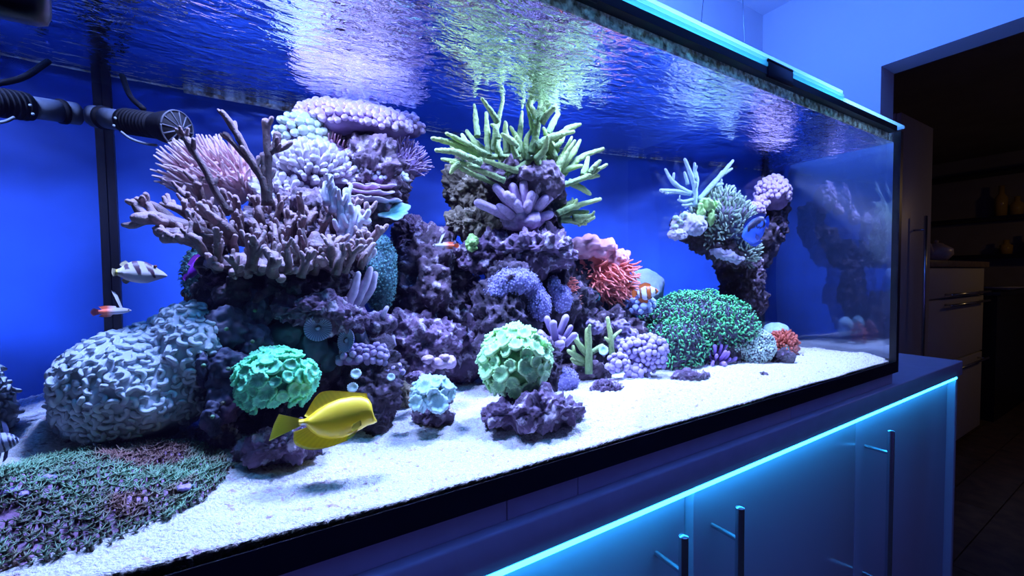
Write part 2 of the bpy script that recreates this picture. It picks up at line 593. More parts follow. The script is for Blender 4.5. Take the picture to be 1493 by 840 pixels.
# ------------------------------------------------------------------ counter, cabinets, led strip
tag(obj('counter_top', box(-1.2, 1.80, -.017, .66, -.315 + CH, ZC, .003), M_counter), 'thick pale counter top carrying the aquarium', 'worktop')
pl = thing('plinth_strip', 'low segmented strip between the tank base and the counter top', 'plinth', (.4, 0, ZC))
px_ = [-1.15, -.45, -.05, .2168, .3171, .8214, 1.2995]
for a, b in zip(px_[:-1], px_[1:]):
    obj('block', box(a + .0006, b - .0006, -.004, .03, ZC, -.2435 + CH, .0012), M_counter, pl)

DY = .003                                            # door front plane
ZD = -.322 + CH
def cabinet(label, x0, x1, doors):
    t = thing('aquarium_cabinet', label, 'cabinet', ((x0 + x1) / 2, .3, 0), 'white cabinets under the aquarium')
    obj('body', box(x0, x1, DY + .022, .60, .08, -.3155 + CH), M_white, t, smooth=False)
    obj('kick_board', box(x0, x1, .06, .08, 0, .08), M_black, t, smooth=False)
    for a, b, hx in doors:
        d = obj('door', box(a + .0015, b - .0015, DY, DY + .02, .085, ZD, .0015), M_white, t)
        yb = DY - .045
        h = tube([(hx, yb, .45), (hx, yb, -.352 + CH)], [.0062, .0062], n=20, m=2, round_tip=False)
        for z in (-.402 + CH, .50):
            h.add(cyl((hx, DY + .001, z), (hx, yb, z), .0042, 14))
        ho = obj('handle', h, M_steel, d, label='round steel bar handle')
        e = ho.modifiers.new('edge', 'EDGE_SPLIT'); e.split_angle = radians(40)
    return t
cabinet('white double-door aquarium cabinet with two facing bar handles', -.05, 1.1195, [(-.05, .531, .466), (.535, 1.1195, .596)])
cabinet('white single-door aquarium cabinet at the end of the counter', 1.1195, 1.752, [(1.1205, 1.750, 1.170)])
tag(obj('end_panel', box(1.752, 1.772, -.013, .62, 0, -.3155 + CH, .001), M_white), 'upright white panel closing the cabinet row at its open end', 'panel')
tag(obj('divider_strip', box(.5312, .5346, -.010, DY + .02, .085, -.3157 + CH, .0005), M_white), 'slim upright strip between the two facing cabinet doors', 'trim')
M_led = emit('led_cyan', (.02, .36, 1.0), 18)
led = thing('led_strip', 'glowing cyan light strip under the front edge of the counter', 'light strip', (.4, -.008, -.319 + CH))
obj('diffuser', box(-.6, 1.750, -.0168, -.0120, -.3205 + CH, -.3155 + CH), M_led, led, smooth=False)
obj('profile', box(-.6, 1.750, -.0010, .0004, -.3195 + CH, -.3155 + CH), M_steel, led, smooth=False)

# ------------------------------------------------------------------ aquarium shell
tank = thing('aquarium', 'long glass reef aquarium with black sealed edges on the counter', 'aquarium', ((XL + XR) / 2, W / 2, ZG - .01))
M_glass = thin_glass('pane_glass')
M_back = mat('blue_back_film', (.015, .085, .50), rough=.6, nscale=5, namt=.25, c2=(.011, .06, .36), pscale=3)
M_rim = mat('crusted_rim', (.80, .80, .72), rough=.8, nscale=120, namt=.6, bump=1.0, bscale=200, c2=(.34, .26, .18), pscale=90, pcut=.54)
obj('front_pane', box(XL - .012, XR + .012, -.012, -.0012, ZG, ZR - .022), M_glass, tank, smooth=False)
obj('side_pane', box(XL - .012, XL - .0012, 0, W + .012, ZG, ZR - .022), M_glass, tank, smooth=False)
obj('side_pane', box(XR + .0012, XR + .012, 0, W + .012, ZG, ZR - .022), M_glass, tank, smooth=False)
obj('back_pane', box(XL - .012, XR + .012, W + .001, W + .012, ZG, ZR - .022), M_back, tank, smooth=False)
obj('bottom_pane', box(XL - .012, XR + .012, -.012, W + .012, ZG - .012, ZG - .001), M_silicone, tank, smooth=False)
obj('bottom_seam', box(XL - .013, XR + .013, -.0135, -.0122, -.2430 + CH, -.2160 + CH), M_silicone, tank, smooth=False, label='black band along the bottom of the front glass')
obj('bottom_seam', box(XR + .0121, XR + .0135, -.0135, W, -.2430 + CH, -.2160 + CH), M_silicone, tank, smooth=False)
obj('corner_seam', box(XR - .002, XR + .0135, -.0136, -.0005, ZG, ZR - .030), M_silicone, tank, smooth=False)
obj('corner_seam', box(XL + .0005, XL + .010, W - .010, W - .0005, ZG, ZR - .03), M_silicone, tank, smooth=False)
obj('corner_seam', box(XR - .010, XR - .0005, W - .010, W - .0005, ZG, ZR - .03), M_silicone, tank, smooth=False)
obj('corner_seam', box(XL - .012, XL + .004, -.0136, -.0005, ZG, ZR - .03), M_silicone, tank, smooth=False)
obj('top_brace', box(XL, XR - .03, -.0150, .010, .3260 + CH, .3385 + CH), M_black, tank, smooth=False, label='black bar under the cover glass')
g = np.random.default_rng(5)
cr = box(XL, XR - .012, -.0010, .002, .3100 + CH, .3262 + CH)
_cn = M_rim.node_tree; _cp = _cn.nodes['Principled BSDF']
_tl = _cn.nodes.new('ShaderNodeBsdfTranslucent'); _tx = _cn.nodes.new('ShaderNodeMixShader'); _tx.inputs[0].default_value = .55
_cn.links.new(_cp.inputs['Base Color'].links[0].from_socket, _tl.inputs[0])
_cn.links.new(_cp.outputs[0], _tx.inputs[1]); _cn.links.new(_tl.outputs[0], _tx.inputs[2])
_cn.links.new(_tx.outputs[0], _cn.nodes['Material Output'].inputs[0])
obj('salt_crust', cr, M_rim, tank, smooth=False, label='pale speckled crust band above the water line')
# crust line at the back
xs = np.linspace(XL + .01, XR - .01, 220)
th = .0028 + .0055 * np.exp(-((xs - .03) / .10) ** 2) + .0012 * fbm(np.stack([xs * 40, xs * 0, xs * 0], 1), 4)
bc = tube(np.stack([xs, np.full_like(xs, W - .002), np.full_like(xs, ZW + .002)], 1), th, n=6, m=220)
obj('back_crust', bc, M_rim, tank)
_a, _b = at(268, 128, W - .01)[0], at(445, 163, W - .01)[0]
_lx = np.linspace(_a, _b, 60)
_ln = fbm(np.stack([_lx * 90, _lx * 0, _lx * 0], 1), 14, 3)
lip = tube(np.stack([_lx, np.full(60, W - .012), ZW - .003 + _ln * .0006], 1), .0056 + .0010 * _ln, n=8, m=60)
obj('back_brace', lip, M_rim, tank, label='pale crusted brace on the back glass at the water line')  # strip taken for a glass brace at the water line
M_edge = bpy.data.materials.new('cover_glass_edge'); M_edge.use_nodes = True
_n = M_edge.node_tree; _n.nodes.clear()
_t = _n.nodes.new('ShaderNodeBsdfTranslucent'); _t.inputs[0].default_value = (.55, .95, .90, 1)
_d = _n.nodes.new('ShaderNodeBsdfTransparent'); _d.inputs[0].default_value = (.8, .97, .95, 1)
_x = _n.nodes.new('ShaderNodeMixShader'); _x.inputs[0].default_value = .6
_o = _n.nodes.new('ShaderNodeOutputMaterial')
_n.links.new(_d.outputs[0], _x.inputs[1]); _n.links.new(_t.outputs[0], _x.inputs[2]); _n.links.new(_x.outputs[0], _o.inputs[0])
for k, (z, x1, y1) in enumerate([(.3390, XR + .012, .10), (.3470, XR - .30, .10), (.3550, XR - .30, .085)]):
    obj('cover_glass', box(XL - .01, x1, -.016 + k * .002, y1, z + CH, z + CH + .0068, .001), M_edge, tank, smooth=False, label='greenish glowing cover glass edge')
for x in (.30, .748):
    c = box(x - .04, x + .04, -.0165, -.0125, .322 + CH, .348 + CH, .0015)
    c.add(box(x - .04, x + .04, -.0165, .02, .348 + CH, .352 + CH, .001))
    tag(obj('cover_clip', c, M_black), 'black plastic cover clip on the front rim, ' + ('above the large green staghorn' if x < .5 else 'above the far reef arch'), 'clip', 'cover glass clips')
mg = box(-.19, -.116, -.036, -.0125, .156 + CH, .235 + CH, .008)
tag(obj('magnet_cleaner', mg, M_black), 'black rounded magnet cleaner stuck to the front glass', 'magnet cleaner')

# ------------------------------------------------------------------ water
water = thing('water', 'clear blue aquarium water with a rippled mirroring surface', 'water', ((XL + XR) / 2, W / 2, ZG))
M_wt, M_ws = water_top(), water_side()
nx, ny = 2, 2
obj('water_surface', Sh([(XL, 0, ZW), (XR, 0, ZW), (XR, W, ZW), (XL, W, ZW)], [np.array([[0, 1, 2, 3]])]), M_wt, water, smooth=False)
obj('water_side', Sh([(XL, 0, ZG), (XR, 0, ZG), (XR, 0, ZW), (XL, 0, ZW)], [np.array([[0, 1, 2, 3]])]), M_ws, water, smooth=False)
obj('water_side', Sh([(XR, 0, ZG), (XR, W, ZG), (XR, W, ZW), (XR, 0, ZW)], [np.array([[0, 1, 2, 3]])]), M_ws, water, smooth=False)
obj('water_side', Sh([(XL, W, ZG), (XL, 0, ZG), (XL, 0, ZW), (XL, W, ZW)], [np.array([[0, 1, 2, 3]])]), M_ws, water, smooth=False)

# ------------------------------------------------------------------ sand
def sand_z(x, y):
    x, y = np.asarray(x, float), np.asarray(y, float)
    P = np.stack([x.ravel() * 9, y.ravel() * 9, x.ravel() * 0], 1)
    n = (fbm(P, 2, 4) * .0055).reshape(x.shape)
    e = np.clip(y / .16, 0, 1)
    e = e * e * (3 - 2 * e)
    left = np.exp(-((x + .25) / .17) ** 2)
    return CH - .2175 + .019 * e * np.clip(1.15 - x * .55, .25, 1) + left * (.012 + .032 * np.clip(y / .1, 0, 1)) + n * np.clip(y / .04, 0.15, 1)
nx, ny = 360, 150
gx, gy = np.meshgrid(np.linspace(XL, XR, nx), np.linspace(.0006, W, ny))
gz = sand_z(gx, gy) + .0011 * rng.standard_normal(gx.shape) * np.clip(gy / .01, 0, 1)
gy[0] = .0006; gy[1] = .0007; gz[0] = ZG + .0005
i = (np.arange(ny - 1)[:, None] * nx + np.arange(nx - 1)[None]).ravel()
s = Sh(np.stack([gx.ravel(), gy.ravel(), gz.ravel()], 1), [np.stack([i, i + 1, i + nx + 1, i + nx], 1)])
M_sand = mat('aragonite_sand', (.84, .82, .84), rough=.9, nscale=260, namt=.36, bump=1.0, bscale=420, c2=(.38, .28, .36), pscale=110, pcut=.62)
tag(obj('sand_bed', s, M_sand), 'pale coarse sand covering the aquarium floor', 'sand', kind='stuff')

def sand_hit(px, py):
    lo, hi = .0, W
    for _ in range(40):
        mid = (lo + hi) / 2
        p = at(px, py, max(mid, 1e-4))
        if p[2] > float(sand_z(p[0], p[1])): lo = mid
        else: hi = mid
    return at(px, py, max(lo, 1e-4))
# ================================================================== reef materials
M_rock = mat('live_rock', (.012, .007, .016), (.085, .052, .085), rough=.85, nscale=45, namt=.6, bump=1.0, bscale=110, c2=(.34, .28, .36), pscale=75, pcut=.61)
M_rockp = mat('purple_coralline_rock', (.022, .009, .036), (.13, .08, .15), rough=.8, nscale=50, namt=.5, bump=1.0, bscale=130, c2=(.42, .36, .46), pscale=65, pcut=.60)
M_rockb = mat('brown_rock', (.04, .03, .022), (.18, .15, .10), rough=.9, nscale=60, namt=.5, bump=1.0, bscale=160, c2=(.30, .27, .20), pscale=70, pcut=.62)
M_rockd = mat('dark_rock', (.010, .006, .015), (.05, .034, .058), rough=.9, nscale=50, namt=.6, bump=1.0, bscale=130, c2=(.16, .11, .19), pscale=65, pcut=.64)

def rock(label, px, py, Y, hw, hh, m=None, dep=None, seed=0, sub=5, amp=.24, pits=.30, pfreq=2.2, fine=.12, roll=0, group='rocks of the reef', name='reef_rock', extra=(), ground=False):
    s = blob(px, py, Y, hw, hh, dep, sub, amp, 1.7, seed, pits, pfreq, fine, roll)
    for k, (a, b, c, d, e) in enumerate(extra):
        s.add(blob(a, b, c, d, e, None, sub - 1, amp, 1.9, seed + 11 + k, pits, pfreq, fine))
    if ground:
        c_ = s.V.mean(0)
        dz = float(sand_z(c_[0], c_[1])) - .015 - s.V[:, 2].min()
        if dz < 0: s.V[:, 2] += dz
    P = s.V.mean(0)
    s.V -= P
    o = obj(name, s, m or M_rock)
    o.location = P
    tag(o, label, 'rock', group)
    return o

def sandY(px, py):
    return float(sand_hit(px, py)[1])

def coral(name, label, px, py, Y, cat='coral', group=None):
    return thing(name, label, cat, at(px, py, Y), group)

def pts(L, Y):
    return [at(p[0], p[1], Y + (p[2] if len(p) > 2 else 0)) for p in L]

# ================================================================== building units
def trumpet_polyp(seed, ruff=.09, cup=.2, nang=30):
    g = np.random.default_rng(seed)
    prof = [(.06, -.06, .75), (.20, -.02, .55), (.42, .05, .35), (.66, .16, .6), (.86, .2 + cup * .2, .85), (1.0, .10 + cup * .2, 1.0), (1.02, -.05, .95), (.88, -.20, .6), (.60, -.42, .3), (.42, -.9, .1)]
    a = np.arange(nang) * 2 * pi / nang
    k1, k2 = g.integers(5, 8), g.integers(10, 13)
    p1, p2 = g.random(2) * 6
    lob = ruff * np.sin(k1 * a + p1) + ruff * .5 * np.sin(k2 * a + p2)
    flute = .05 * np.cos(a * nang / 2)
    V, T = [], []
    for r, z, t in prof:
        e = np.clip((r - .3) / .7, 0, 1)
        rr = r * (1 + lob * e * .9 + flute * e)
        zz = z + e * (lob * 1.1 + flute * 1.2)
        V.append(np.stack([rr * np.cos(a), rr * np.sin(a), zz], 1))
        T.append(np.full(nang, t) - flute * 2)
    V = np.vstack(V + [np.array([[0, 0, -.05]])]); T = np.concatenate(T + [[.8]])
    m = len(prof)
    b = np.arange(m - 1)[:, None] * nang; j = np.arange(nang)[None]
    q = np.stack([b + j, b + nang + j, b + nang + (j + 1) % nang, b + (j + 1) % nang], -1).reshape(-1, 4)
    f = np.stack([np.arange(nang), (np.arange(nang) + 1) % nang, np.full(nang, len(V) - 1)], -1)
    return Sh(V, [q, f], T)

def ball(seed, amp=.12, sub=2, squash=1.0):
    D, F = ico(sub)
    k = 1 + amp * fbm(D * 1.8 + seed * 2.3, seed, 2)
    V = D * k[:, None] * (1, 1, squash)
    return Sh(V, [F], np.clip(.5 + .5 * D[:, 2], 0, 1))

def finger(seed, h=3.0, bend=.5, n=6, m=5, tip=.75, knob=.12):
    g = np.random.default_rng(seed)
    a = g.random() * 2 * pi
    b = bend * (g.random() * .8 + .4)
    P = [(0, 0, -.3), (b * .15 * h * cos(a), b * .15 * h * sin(a), h * .5), (b * .5 * h * cos(a), b * .5 * h * sin(a), h * (1 - b * .15))]
    return tube(P, [1.0, .95, tip], n=n, m=m, knob=knob, seed=seed)

def crescent(seed, n=6, m=7, arc=2.6, r=.36):
    g = np.random.default_rng(seed)
    a0 = arc * (.6 + .5 * g.random())
    P = [(cos(t), sin(t) * .8, .35 * cos(t * .7) + .1) for t in np.linspace(-a0 / 2, a0 / 2, 5)]
    P = np.array(P) - np.mean(P, 0)
    return tube(P, [r * .9, r * 1.1, r * 1.15, r * 1.1, r], n=n, m=m, knob=.15, seed=seed, tint=(.6, 1))

def tuft(seed, k=8, h=1.0, r=.12, out=.9, stem=.6):
    """small star polyp: a stem carrying a ring of tentacles"""
    g = np.random.default_rng(seed)
    s = Sh([], [])
    s = tube([(0, 0, -.2), (0, 0, stem)], [.22, .2], n=4, m=2, round_tip=False, tint=(0, .2))
    for i in range(k):
        a = 2 * pi * i / k + g.random() * .4
        o = out * (.7 + .5 * g.random())
        b = np.array([(cos(a + .5) * r, sin(a + .5) * r, stem), (cos(a - 2.0) * r, sin(a - 2.0) * r, stem), (0, 0, stem + r),
                      (cos(a) * o, sin(a) * o, stem + h * (.35 + .3 * g.random()))])
        s.add(Sh(b, [np.array([[0, 1, 3], [1, 2, 3], [2, 0, 3]])], [.3, .3, .3, 1]))
    return s

def hook(seed, n=5, m=5):
    """short stalk ending in a bent green tip"""
    g = np.random.default_rng(seed)
    a = g.random() * 2 * pi
    return tube([(0, 0, -.4), (.1 * cos(a), .1 * sin(a), 1.0), (.5 * cos(a), .5 * sin(a), 1.7), (1.2 * cos(a + .4), 1.2 * sin(a + .4), 1.75)],
                [.28, .30, .34, .36], n=n, m=m, tint=(0, 1.0))

def branch_mesh(P, r, Y, forks=0, seed=0, knob=.18, n=9, nub=0, tint=(0, 1), kfreq=1.0, dens=.9):
    """branch drawn through pixel points (x, y, depth offset), radii in pixels, with side nubs"""
    g = np.random.default_rng(seed)
    Q = np.array(pts(P, Y))
    sc_ = frame(P[0][0], P[0][1], Y)[4]
    L = np.linalg.norm(np.diff(Q, axis=0), axis=1).sum()
    rr = [x * sc_ for x in r]
    s = tube(Q, rr, n=n, m=int(max(6, L / (np.mean(rr) * dens))), knob=knob, seed=seed, tint=tint, kfreq=kfreq)
    C = spline(Q, 30)
    for k in range(nub):
        i = int(g.integers(6, 28))
        d = nrm(np.gradient(C, axis=0)[i])
        side = nrm(np.cross(d, g.standard_normal(3)))
        d2 = nrm(side * .9 + d * .6 + np.array([0, 0, .35]))
        ln = (g.random() * 1.6 + 1.3) * np.mean(rr)
        ri = np.interp(i / 29, np.linspace(0, 1, len(rr)), rr)
        s.add(tube([C[i], C[i] + d2 * ln * .6, C[i] + d2 * ln + np.array([0, 0, ln * .25])], [ri * .8, ri * .65, ri * .55], n=max(6, n - 2), m=5, knob=knob, seed=seed + k, tint=(tint[1] * .5, tint[1])))
    return s
# ================================================================== rocks
rock('dark purple rock pillar under the brown antler coral', 425, 555, .33, 100, 92, M_rockd, seed=1, dep=.10)
rock('dark overhanging rock ledge carrying the brown antler coral', 415, 425, .33, 118, 46, M_rockd, seed=2, dep=.11)
rock('rock hump at the heart of the coral tower', 450, 340, .40, 92, 62, M_rock, seed=3, dep=.10)
rock('high rock under the lilac leather coral', 535, 262, .47, 62, 58, M_rock, seed=4, dep=.08)
rock('purple foot rock lying on the sand behind the yellow tang', 415, 650, sandY(415, 675) + .02, 62, 27, M_rockp, seed=5, dep=.045, ground=True)
rock('small mauve stone beside the ridged dome coral', 318, 632, sandY(318, 654) + .02, 26, 24, M_rockp, seed=6, dep=.03, ground=True)
rock('purple crusted ledge above the small fan corals', 470, 458, .24, 66, 22, M_rockp, seed=7, dep=.05, roll=-.25)
rock('dark knobbly rock behind the head of the yellow tang', 545, 560, .24, 46, 62, M_rockd, seed=8, dep=.06)
rock('round dark stone in front of the tang snout', 552, 605, sandY(552, 634) + .02, 19, 31, M_rockd, seed=9, dep=.025, ground=True)
rock('violet rock face between the two coral towers', 628, 430, .47, 64, 92, M_rock, seed=10, dep=.09)
rock('pale speckled rock low between the towers', 610, 505, .40, 62, 46, M_rockp, seed=11, dep=.07, extra=[(668, 500, .42, 38, 60)])
rock('dusky pink rock under the teal plate coral', 598, 352, .50, 26, 36, M_rockp, seed=12, dep=.05)
rock('brown barnacled block below the green staghorn', 693, 280, .50, 42, 46, M_rockb, seed=13, dep=.07)
rock('mossy tan rock ledge beside the stubby purple coral', 700, 325, .44, 44, 24, M_rockb, seed=14, dep=.06)
rock('pale crusted rock shelf over the lavender soft coral', 765, 366, .40, 74, 36, M_rockp, seed=15, dep=.08, extra=[(700, 372, .40, 34, 28)])
rock('rock core in the middle of the green staghorn', 775, 290, .46, 48, 52, M_rock, seed=16, dep=.07)
rock('dark purple rock column behind the large green trumpet coral', 738, 470, .36, 44, 95, M_rockd, seed=17, dep=.07)
rock('shadowed rock right of the lavender soft coral', 815, 455, .44, 58, 72, M_rockd, seed=18, dep=.08)
rock('long pitted purple rock carrying the large green trumpet coral', 776, 602, sandY(776, 628) + .02, 74, 27, M_rockp, seed=19, dep=.05, pits=.4, ground=True)
rock('rock stub holding the large green trumpet coral', 772, 540, .185, 46, 48, M_rockd, seed=20, dep=.045)
rock('purple rubble behind the little green staghorns', 872, 490, .44, 64, 48, M_rock, seed=21, dep=.07, extra=[(850, 545, .34, 40, 20)])
rock('rock slope behind the orange anemone', 880, 430, .53, 46, 60, M_rock, seed=22, dep=.06)
rock('mauve stone foot of the purple cauliflower coral', 885, 562, sandY(885, 571) + .02, 22, 11, M_rockp, seed=23, dep=.02, ground=True)
rock('dark overhanging rock arch of the far reef', 1035, 352, .45, 64, 20, M_rockd, seed=24, dep=.055, roll=-.5)
rock('dark rock column of the far reef', 1080, 425, .465, 29, 74, M_rockd, seed=25, dep=.07, extra=[(1070, 385, .455, 26, 24)])
rock('broad rock base under the green frogspawn coral', 1030, 495, .40, 82, 50, M_rockd, seed=26, dep=.09)
rock('bluish lumpy rock on the flank of the far column', 1102, 420, .43, 14, 46, M_rock, seed=27, dep=.04)
rock('tan pebble left of the small pale trumpet coral', 590, 575, sandY(590, 595) + .02, 17, 21, M_rockb, seed=28, dep=.025, sub=4, ground=True)
rock('mauve rounded stone above the tan pebble', 606, 551, .25, 15, 9, M_rockp, seed=29, dep=.02, sub=4, amp=.1, pits=.1)
rock('wine red rock foot of the small pale trumpet coral', 634, 606, sandY(634, 622) + .02, 29, 17, M_rockp, seed=30, dep=.03, sub=4, ground=True)
rock('dark stone under the red anemone at the reef end', 1140, 520, sandY(1140, 530) + .02, 18, 11, M_rockd, seed=31, dep=.025, sub=4, ground=True)
rock('small dark pebble on the sand near the reef end', 1166, 517, sandY(1166, 520) + .02, 9, 4, M_rockd, seed=32, dep=.012, sub=3, ground=True)
rock('flat dark pebble beside the stalked green dome', 1110, 546, sandY(1110, 550) + .02, 12, 5, M_rockd, seed=33, dep=.012, sub=3, ground=True)
rock('purple ledge stone over the sand under the frogspawn', 1005, 549, sandY(1005, 555) + .02, 28, 7, M_rockp, seed=34, dep=.03, sub=4, ground=True)
rock('ragged dark rock right below the lavender soft coral', 850, 400, .47, 18, 40, M_rockd, seed=35, dep=.04, sub=4)
rock('greenish crusted rock behind the small royal gramma', 302, 405, .44, 32, 44, M_rockb, seed=36, dep=.05)

# ================================================================== left: big ridged dome
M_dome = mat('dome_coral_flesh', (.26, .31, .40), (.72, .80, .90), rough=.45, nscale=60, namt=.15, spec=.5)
t = coral('ridged_dome_coral', 'large pale grey-blue dome coral covered in curled ridges on the sand', 200, 640, .28)
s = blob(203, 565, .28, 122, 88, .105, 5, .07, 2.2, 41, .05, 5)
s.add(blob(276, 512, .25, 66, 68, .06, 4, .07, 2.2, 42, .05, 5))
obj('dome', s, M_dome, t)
P, N = sample(s, 9000, 1, facing(-.6, -.2))
P, N = thin(P, N, .0072)
pr = [crescent(k) for k in range(8)]
mats = [aim(p + n * .0015, n + rng.standard_normal(3) * .25, .0058 * (.75 + .5 * rng.random())) for p, n in zip(P, N)]
spread(t, 'curled_lobe', pr, mats, M_dome, 300, 'curled_lobes')

# ================================================================== star polyp mat
M_gsp = mat('star_polyp_green', (.06, .035, .04), (.10, .26, .14), rough=.65, c2=(.085, .04, .035), pscale=16, pcut=.57, nscale=30, namt=.35)
M_matb = mat('star_polyp_mat_base', (.16, .07, .16), (.28, .16, .32), rough=.8, nscale=40, namt=.5, bump=.8)
poly = [(-60, 706), (0, 692), (60, 676), (110, 664), (180, 654), (245, 648), (300, 652), (334, 684), (316, 708), (292, 730), (235, 756), (180, 782), (130, 800), (60, 815), (0, 826), (-60, 838)]
PW = np.array([sand_hit(*q)[:2] for q in poly])
def inpoly(p, Q):
    x, y = p[:, 0], p[:, 1]
    c = np.zeros(len(p), bool)
    for a, b in zip(Q, np.roll(Q, -1, 0)):
        t_ = ((a[1] > y) != (b[1] > y)) & (x < (b[0] - a[0]) * (y - a[1]) / (b[1] - a[1] + 1e-12) + a[0])
        c ^= t_
    return c
def pdist(p, Q):
    d = np.full(len(p), 9.0)
    for a, b in zip(Q, np.roll(Q, -1, 0)):
        ab = b - a
        u_ = np.clip(((p - a) @ ab) / (ab @ ab), 0, 1)
        d = np.minimum(d, np.linalg.norm(p - a - u_[:, None] * ab, axis=1))
    return d
def mat_h(p):
    d = np.where(inpoly(p, PW), pdist(p, PW), -pdist(p, PW))
    return np.clip((d + .004) / .03, 0, 1) ** .6 * (.009 + .005 * fbm(np.hstack([p * 22, p[:, :1] * 0]), 9, 2)), d
t = coral('star_polyp_mat', 'low spreading mat of green and brown star polyps on the sand', 170, 730, .1)
x0, y0 = PW.min(0) - .005; x1, y1 = PW.max(0) + .005
nx, ny = 110, 80
gx, gy = np.meshgrid(np.linspace(max(x0, XL + .003), x1, nx), np.linspace(max(y0, .004), y1, ny))
p2 = np.stack([gx.ravel(), gy.ravel()], 1)
h, d = mat_h(p2)
V = np.hstack([p2, (sand_z(p2[:, 0], p2[:, 1]) + h - .003 - np.where(d < -.004, .004, 0))[:, None]])
i = (np.arange(ny - 1)[:, None] * nx + np.arange(nx - 1)[None]).ravel()
fq = np.stack([i, i + 1, i + nx + 1, i + nx], 1)
fq = fq[(d[fq] > -.01).any(1)]
obj('mat_base', Sh(V, [fq], fbm(V * 60, 3) * .5 + .5), M_matb, t)
q = np.stack([rng.uniform(x0, x1, 26000), rng.uniform(max(y0, .005), y1, 26000)], 1)
h, d = mat_h(q)
ok = (d > .001 - .006 * rng.random(len(q))) & (q[:, 0] > XL + .004)
patch = fbm(np.hstack([q * 28, q[:, :1] * 0]), 21, 3)
ok &= patch > -.62
q, h, patch = q[ok], h[ok], patch[ok]
Q3 = np.hstack([q, (sand_z(q[:, 0], q[:, 1]) + h - .002)[:, None]])
Q3, _n = thin(Q3, np.repeat(patch[:, None], 3, 1), .0040)
tf = [tuft(k, 7, 1.0, .14, .85) for k in range(8)]
flow = fbm(Q3 * 14, 31, 2)
mats = [aim(p, np.array([.5 * f, -.25 + .3 * rng.random(), 1]) + rng.standard_normal(3) * .2, .0056 * (.8 + .6 * rng.random())) for p, f in zip(Q3, flow)]
obj('star_polyps', joined(tf, mats, list(np.clip(_n[:, 0] * .5 - .1, -.7, .3))), M_gsp, t, kind='stuff')
M_pur = mat('violet_sponge', (.20, .10, .50), (.45, .35, .80), rough=.7, nscale=60, namt=.3)
for k, (a, b, w_, h_) in enumerate([(14, 718, 14, 7), (36, 722, 12, 6), (70, 698, 13, 5), (270, 712, 12, 5)]):
    p = sand_hit(a, b + h_ + 8)
    s = blob(a, b, max(p[1], .02), w_, h_, .010, 3, .25, 2, 60 + k)
    obj('bare_patch', s, M_pur, t, label='bare violet patch in the mat')

# ================================================================== mushrooms on the left pillar
M_mush = mat('mushroom_coral_flesh', (.022, .024, .05), (.06, .065, .12), rough=.6, nscale=35, namt=.3, c2=(.13, .07, .15), pscale=18, pcut=.6, spec=.25)
M_mush2 = mat('teal_mushroom_flesh', (.010, .035, .05), (.025, .08, .10), rough=.6, nscale=35, namt=.3)
t = coral('mushroom_coral', 'dark smooth mushroom corals draped down the left rock pillar', 330, 600, .20)
for k, (a, b, w_, h_, Y) in enumerate([(330, 482, 40, 36, .225), (372, 455, 22, 34, .24), (297, 535, 14, 26, .20), (333, 540, 36, 28, .195), (325, 590, 32, 30, .19), (368, 500, 26, 26, .22), (310, 610, 13, 28, .175), (365, 575, 22, 26, .20)]):
    s = blob(a, b, Y, w_, h_, .016, 4, .28, 1.9, 80 + k)
    c = obj('cap', s, M_mush if k % 3 else M_mush, t)
    P_, r_, u_, w__, sr, su = frame(a, b, Y - .022)
    obj('mouth', joined([ball(k, .1, 2)], [aim(P_ + u_ * 2 * su, -w__, (.0022, .0022, .003))]), M_gsp, c)
t = coral('teal_mushroom_coral', 'dim teal mushroom corals behind the small green trumpet coral', 430, 520, .25)
for k, (a, b, w_, h_, Y) in enumerate([(425, 485, 34, 24, .25), (455, 505, 24, 30, .24), (478, 520, 20, 24, .25)]):
    obj('cap', blob(a, b, Y, w_, h_, .022, 4, .12, 1.5, 90 + k), M_mush2, t)

# ================================================================== trumpet corals
def trumpet(label, cx, cy, Y, hw, hh, m, pr_px, npoly, seed, stem_m, dep=.05, extra=(), stalk=None, group=None, ruff=.055, mind=1.28):
    t = coral('trumpet_coral', label, cx, cy + hh, Y)
    s = blob(cx, cy, Y, hw - pr_px * .45, hh - pr_px * .45, dep, 4, .06, 1.5, seed)
    P, N = sample(s, 4000, seed, facing(-.75, .0))
    sc_ = frame(cx, cy, Y)[4]
    P, N = thin(P, N, pr_px * sc_ * mind)
    P, N = P[:npoly], N[:npoly]
    core = blob(cx, cy, Y, (hw - pr_px) * .95, (hh - pr_px) * .95, dep * .80, 4, .12, 2, seed + 1)
    obj('skeleton', core, m, t)
    g_ = np.random.default_rng(seed)
    pr = [trumpet_polyp(seed * 10 + k, ruff) for k in range(6)]
    mats = []
    for p, n in zip(P, N):
        sz = pr_px * sc_ * (.72 + .45 * g_.random())
        mats.append(aim(p, n + g_.standard_normal(3) * .18 + np.array([0, 0, .12]), (sz, sz * (.85 + .25 * g_.random()), sz)))
    for a, b, dy, rp, dx, dz in extra:
        sz = rp * sc_
        p, r_, u_, w_, _, _ = frame(a, b, Y + dy)
        mats.append(aim(p, -w_ + r_ * dx + u_ * dz, sz))
        obj('stalk', tube([p + w_ * .010, p + w_ * .03 - u_ * .012, at(cx, cy, Y)], [sz * .45, sz * .45, sz * .5], n=8), stem_m, t)
    spread(t, 'polyp', pr, mats, m)
    return t
M_tg1 = mat('mint_polyp', (.03, .16, .14), (.16, .78, .38), rough=.4, spec=.45, nscale=120, namt=.15)
M_tg2 = mat('pale_green_polyp', (.07, .34, .16), (.55, .95, .40), rough=.4, spec=.45, nscale=120, namt=.15)
M_tb = mat('pale_blue_polyp', (.12, .35, .42), (.60, .85, .86), rough=.4, spec=.45, nscale=120, namt=.12)
M_stem = mat('coral_skeleton', (.05, .04, .07), (.16, .13, .18), rough=.8, nscale=60, namt=.4, bump=.6)
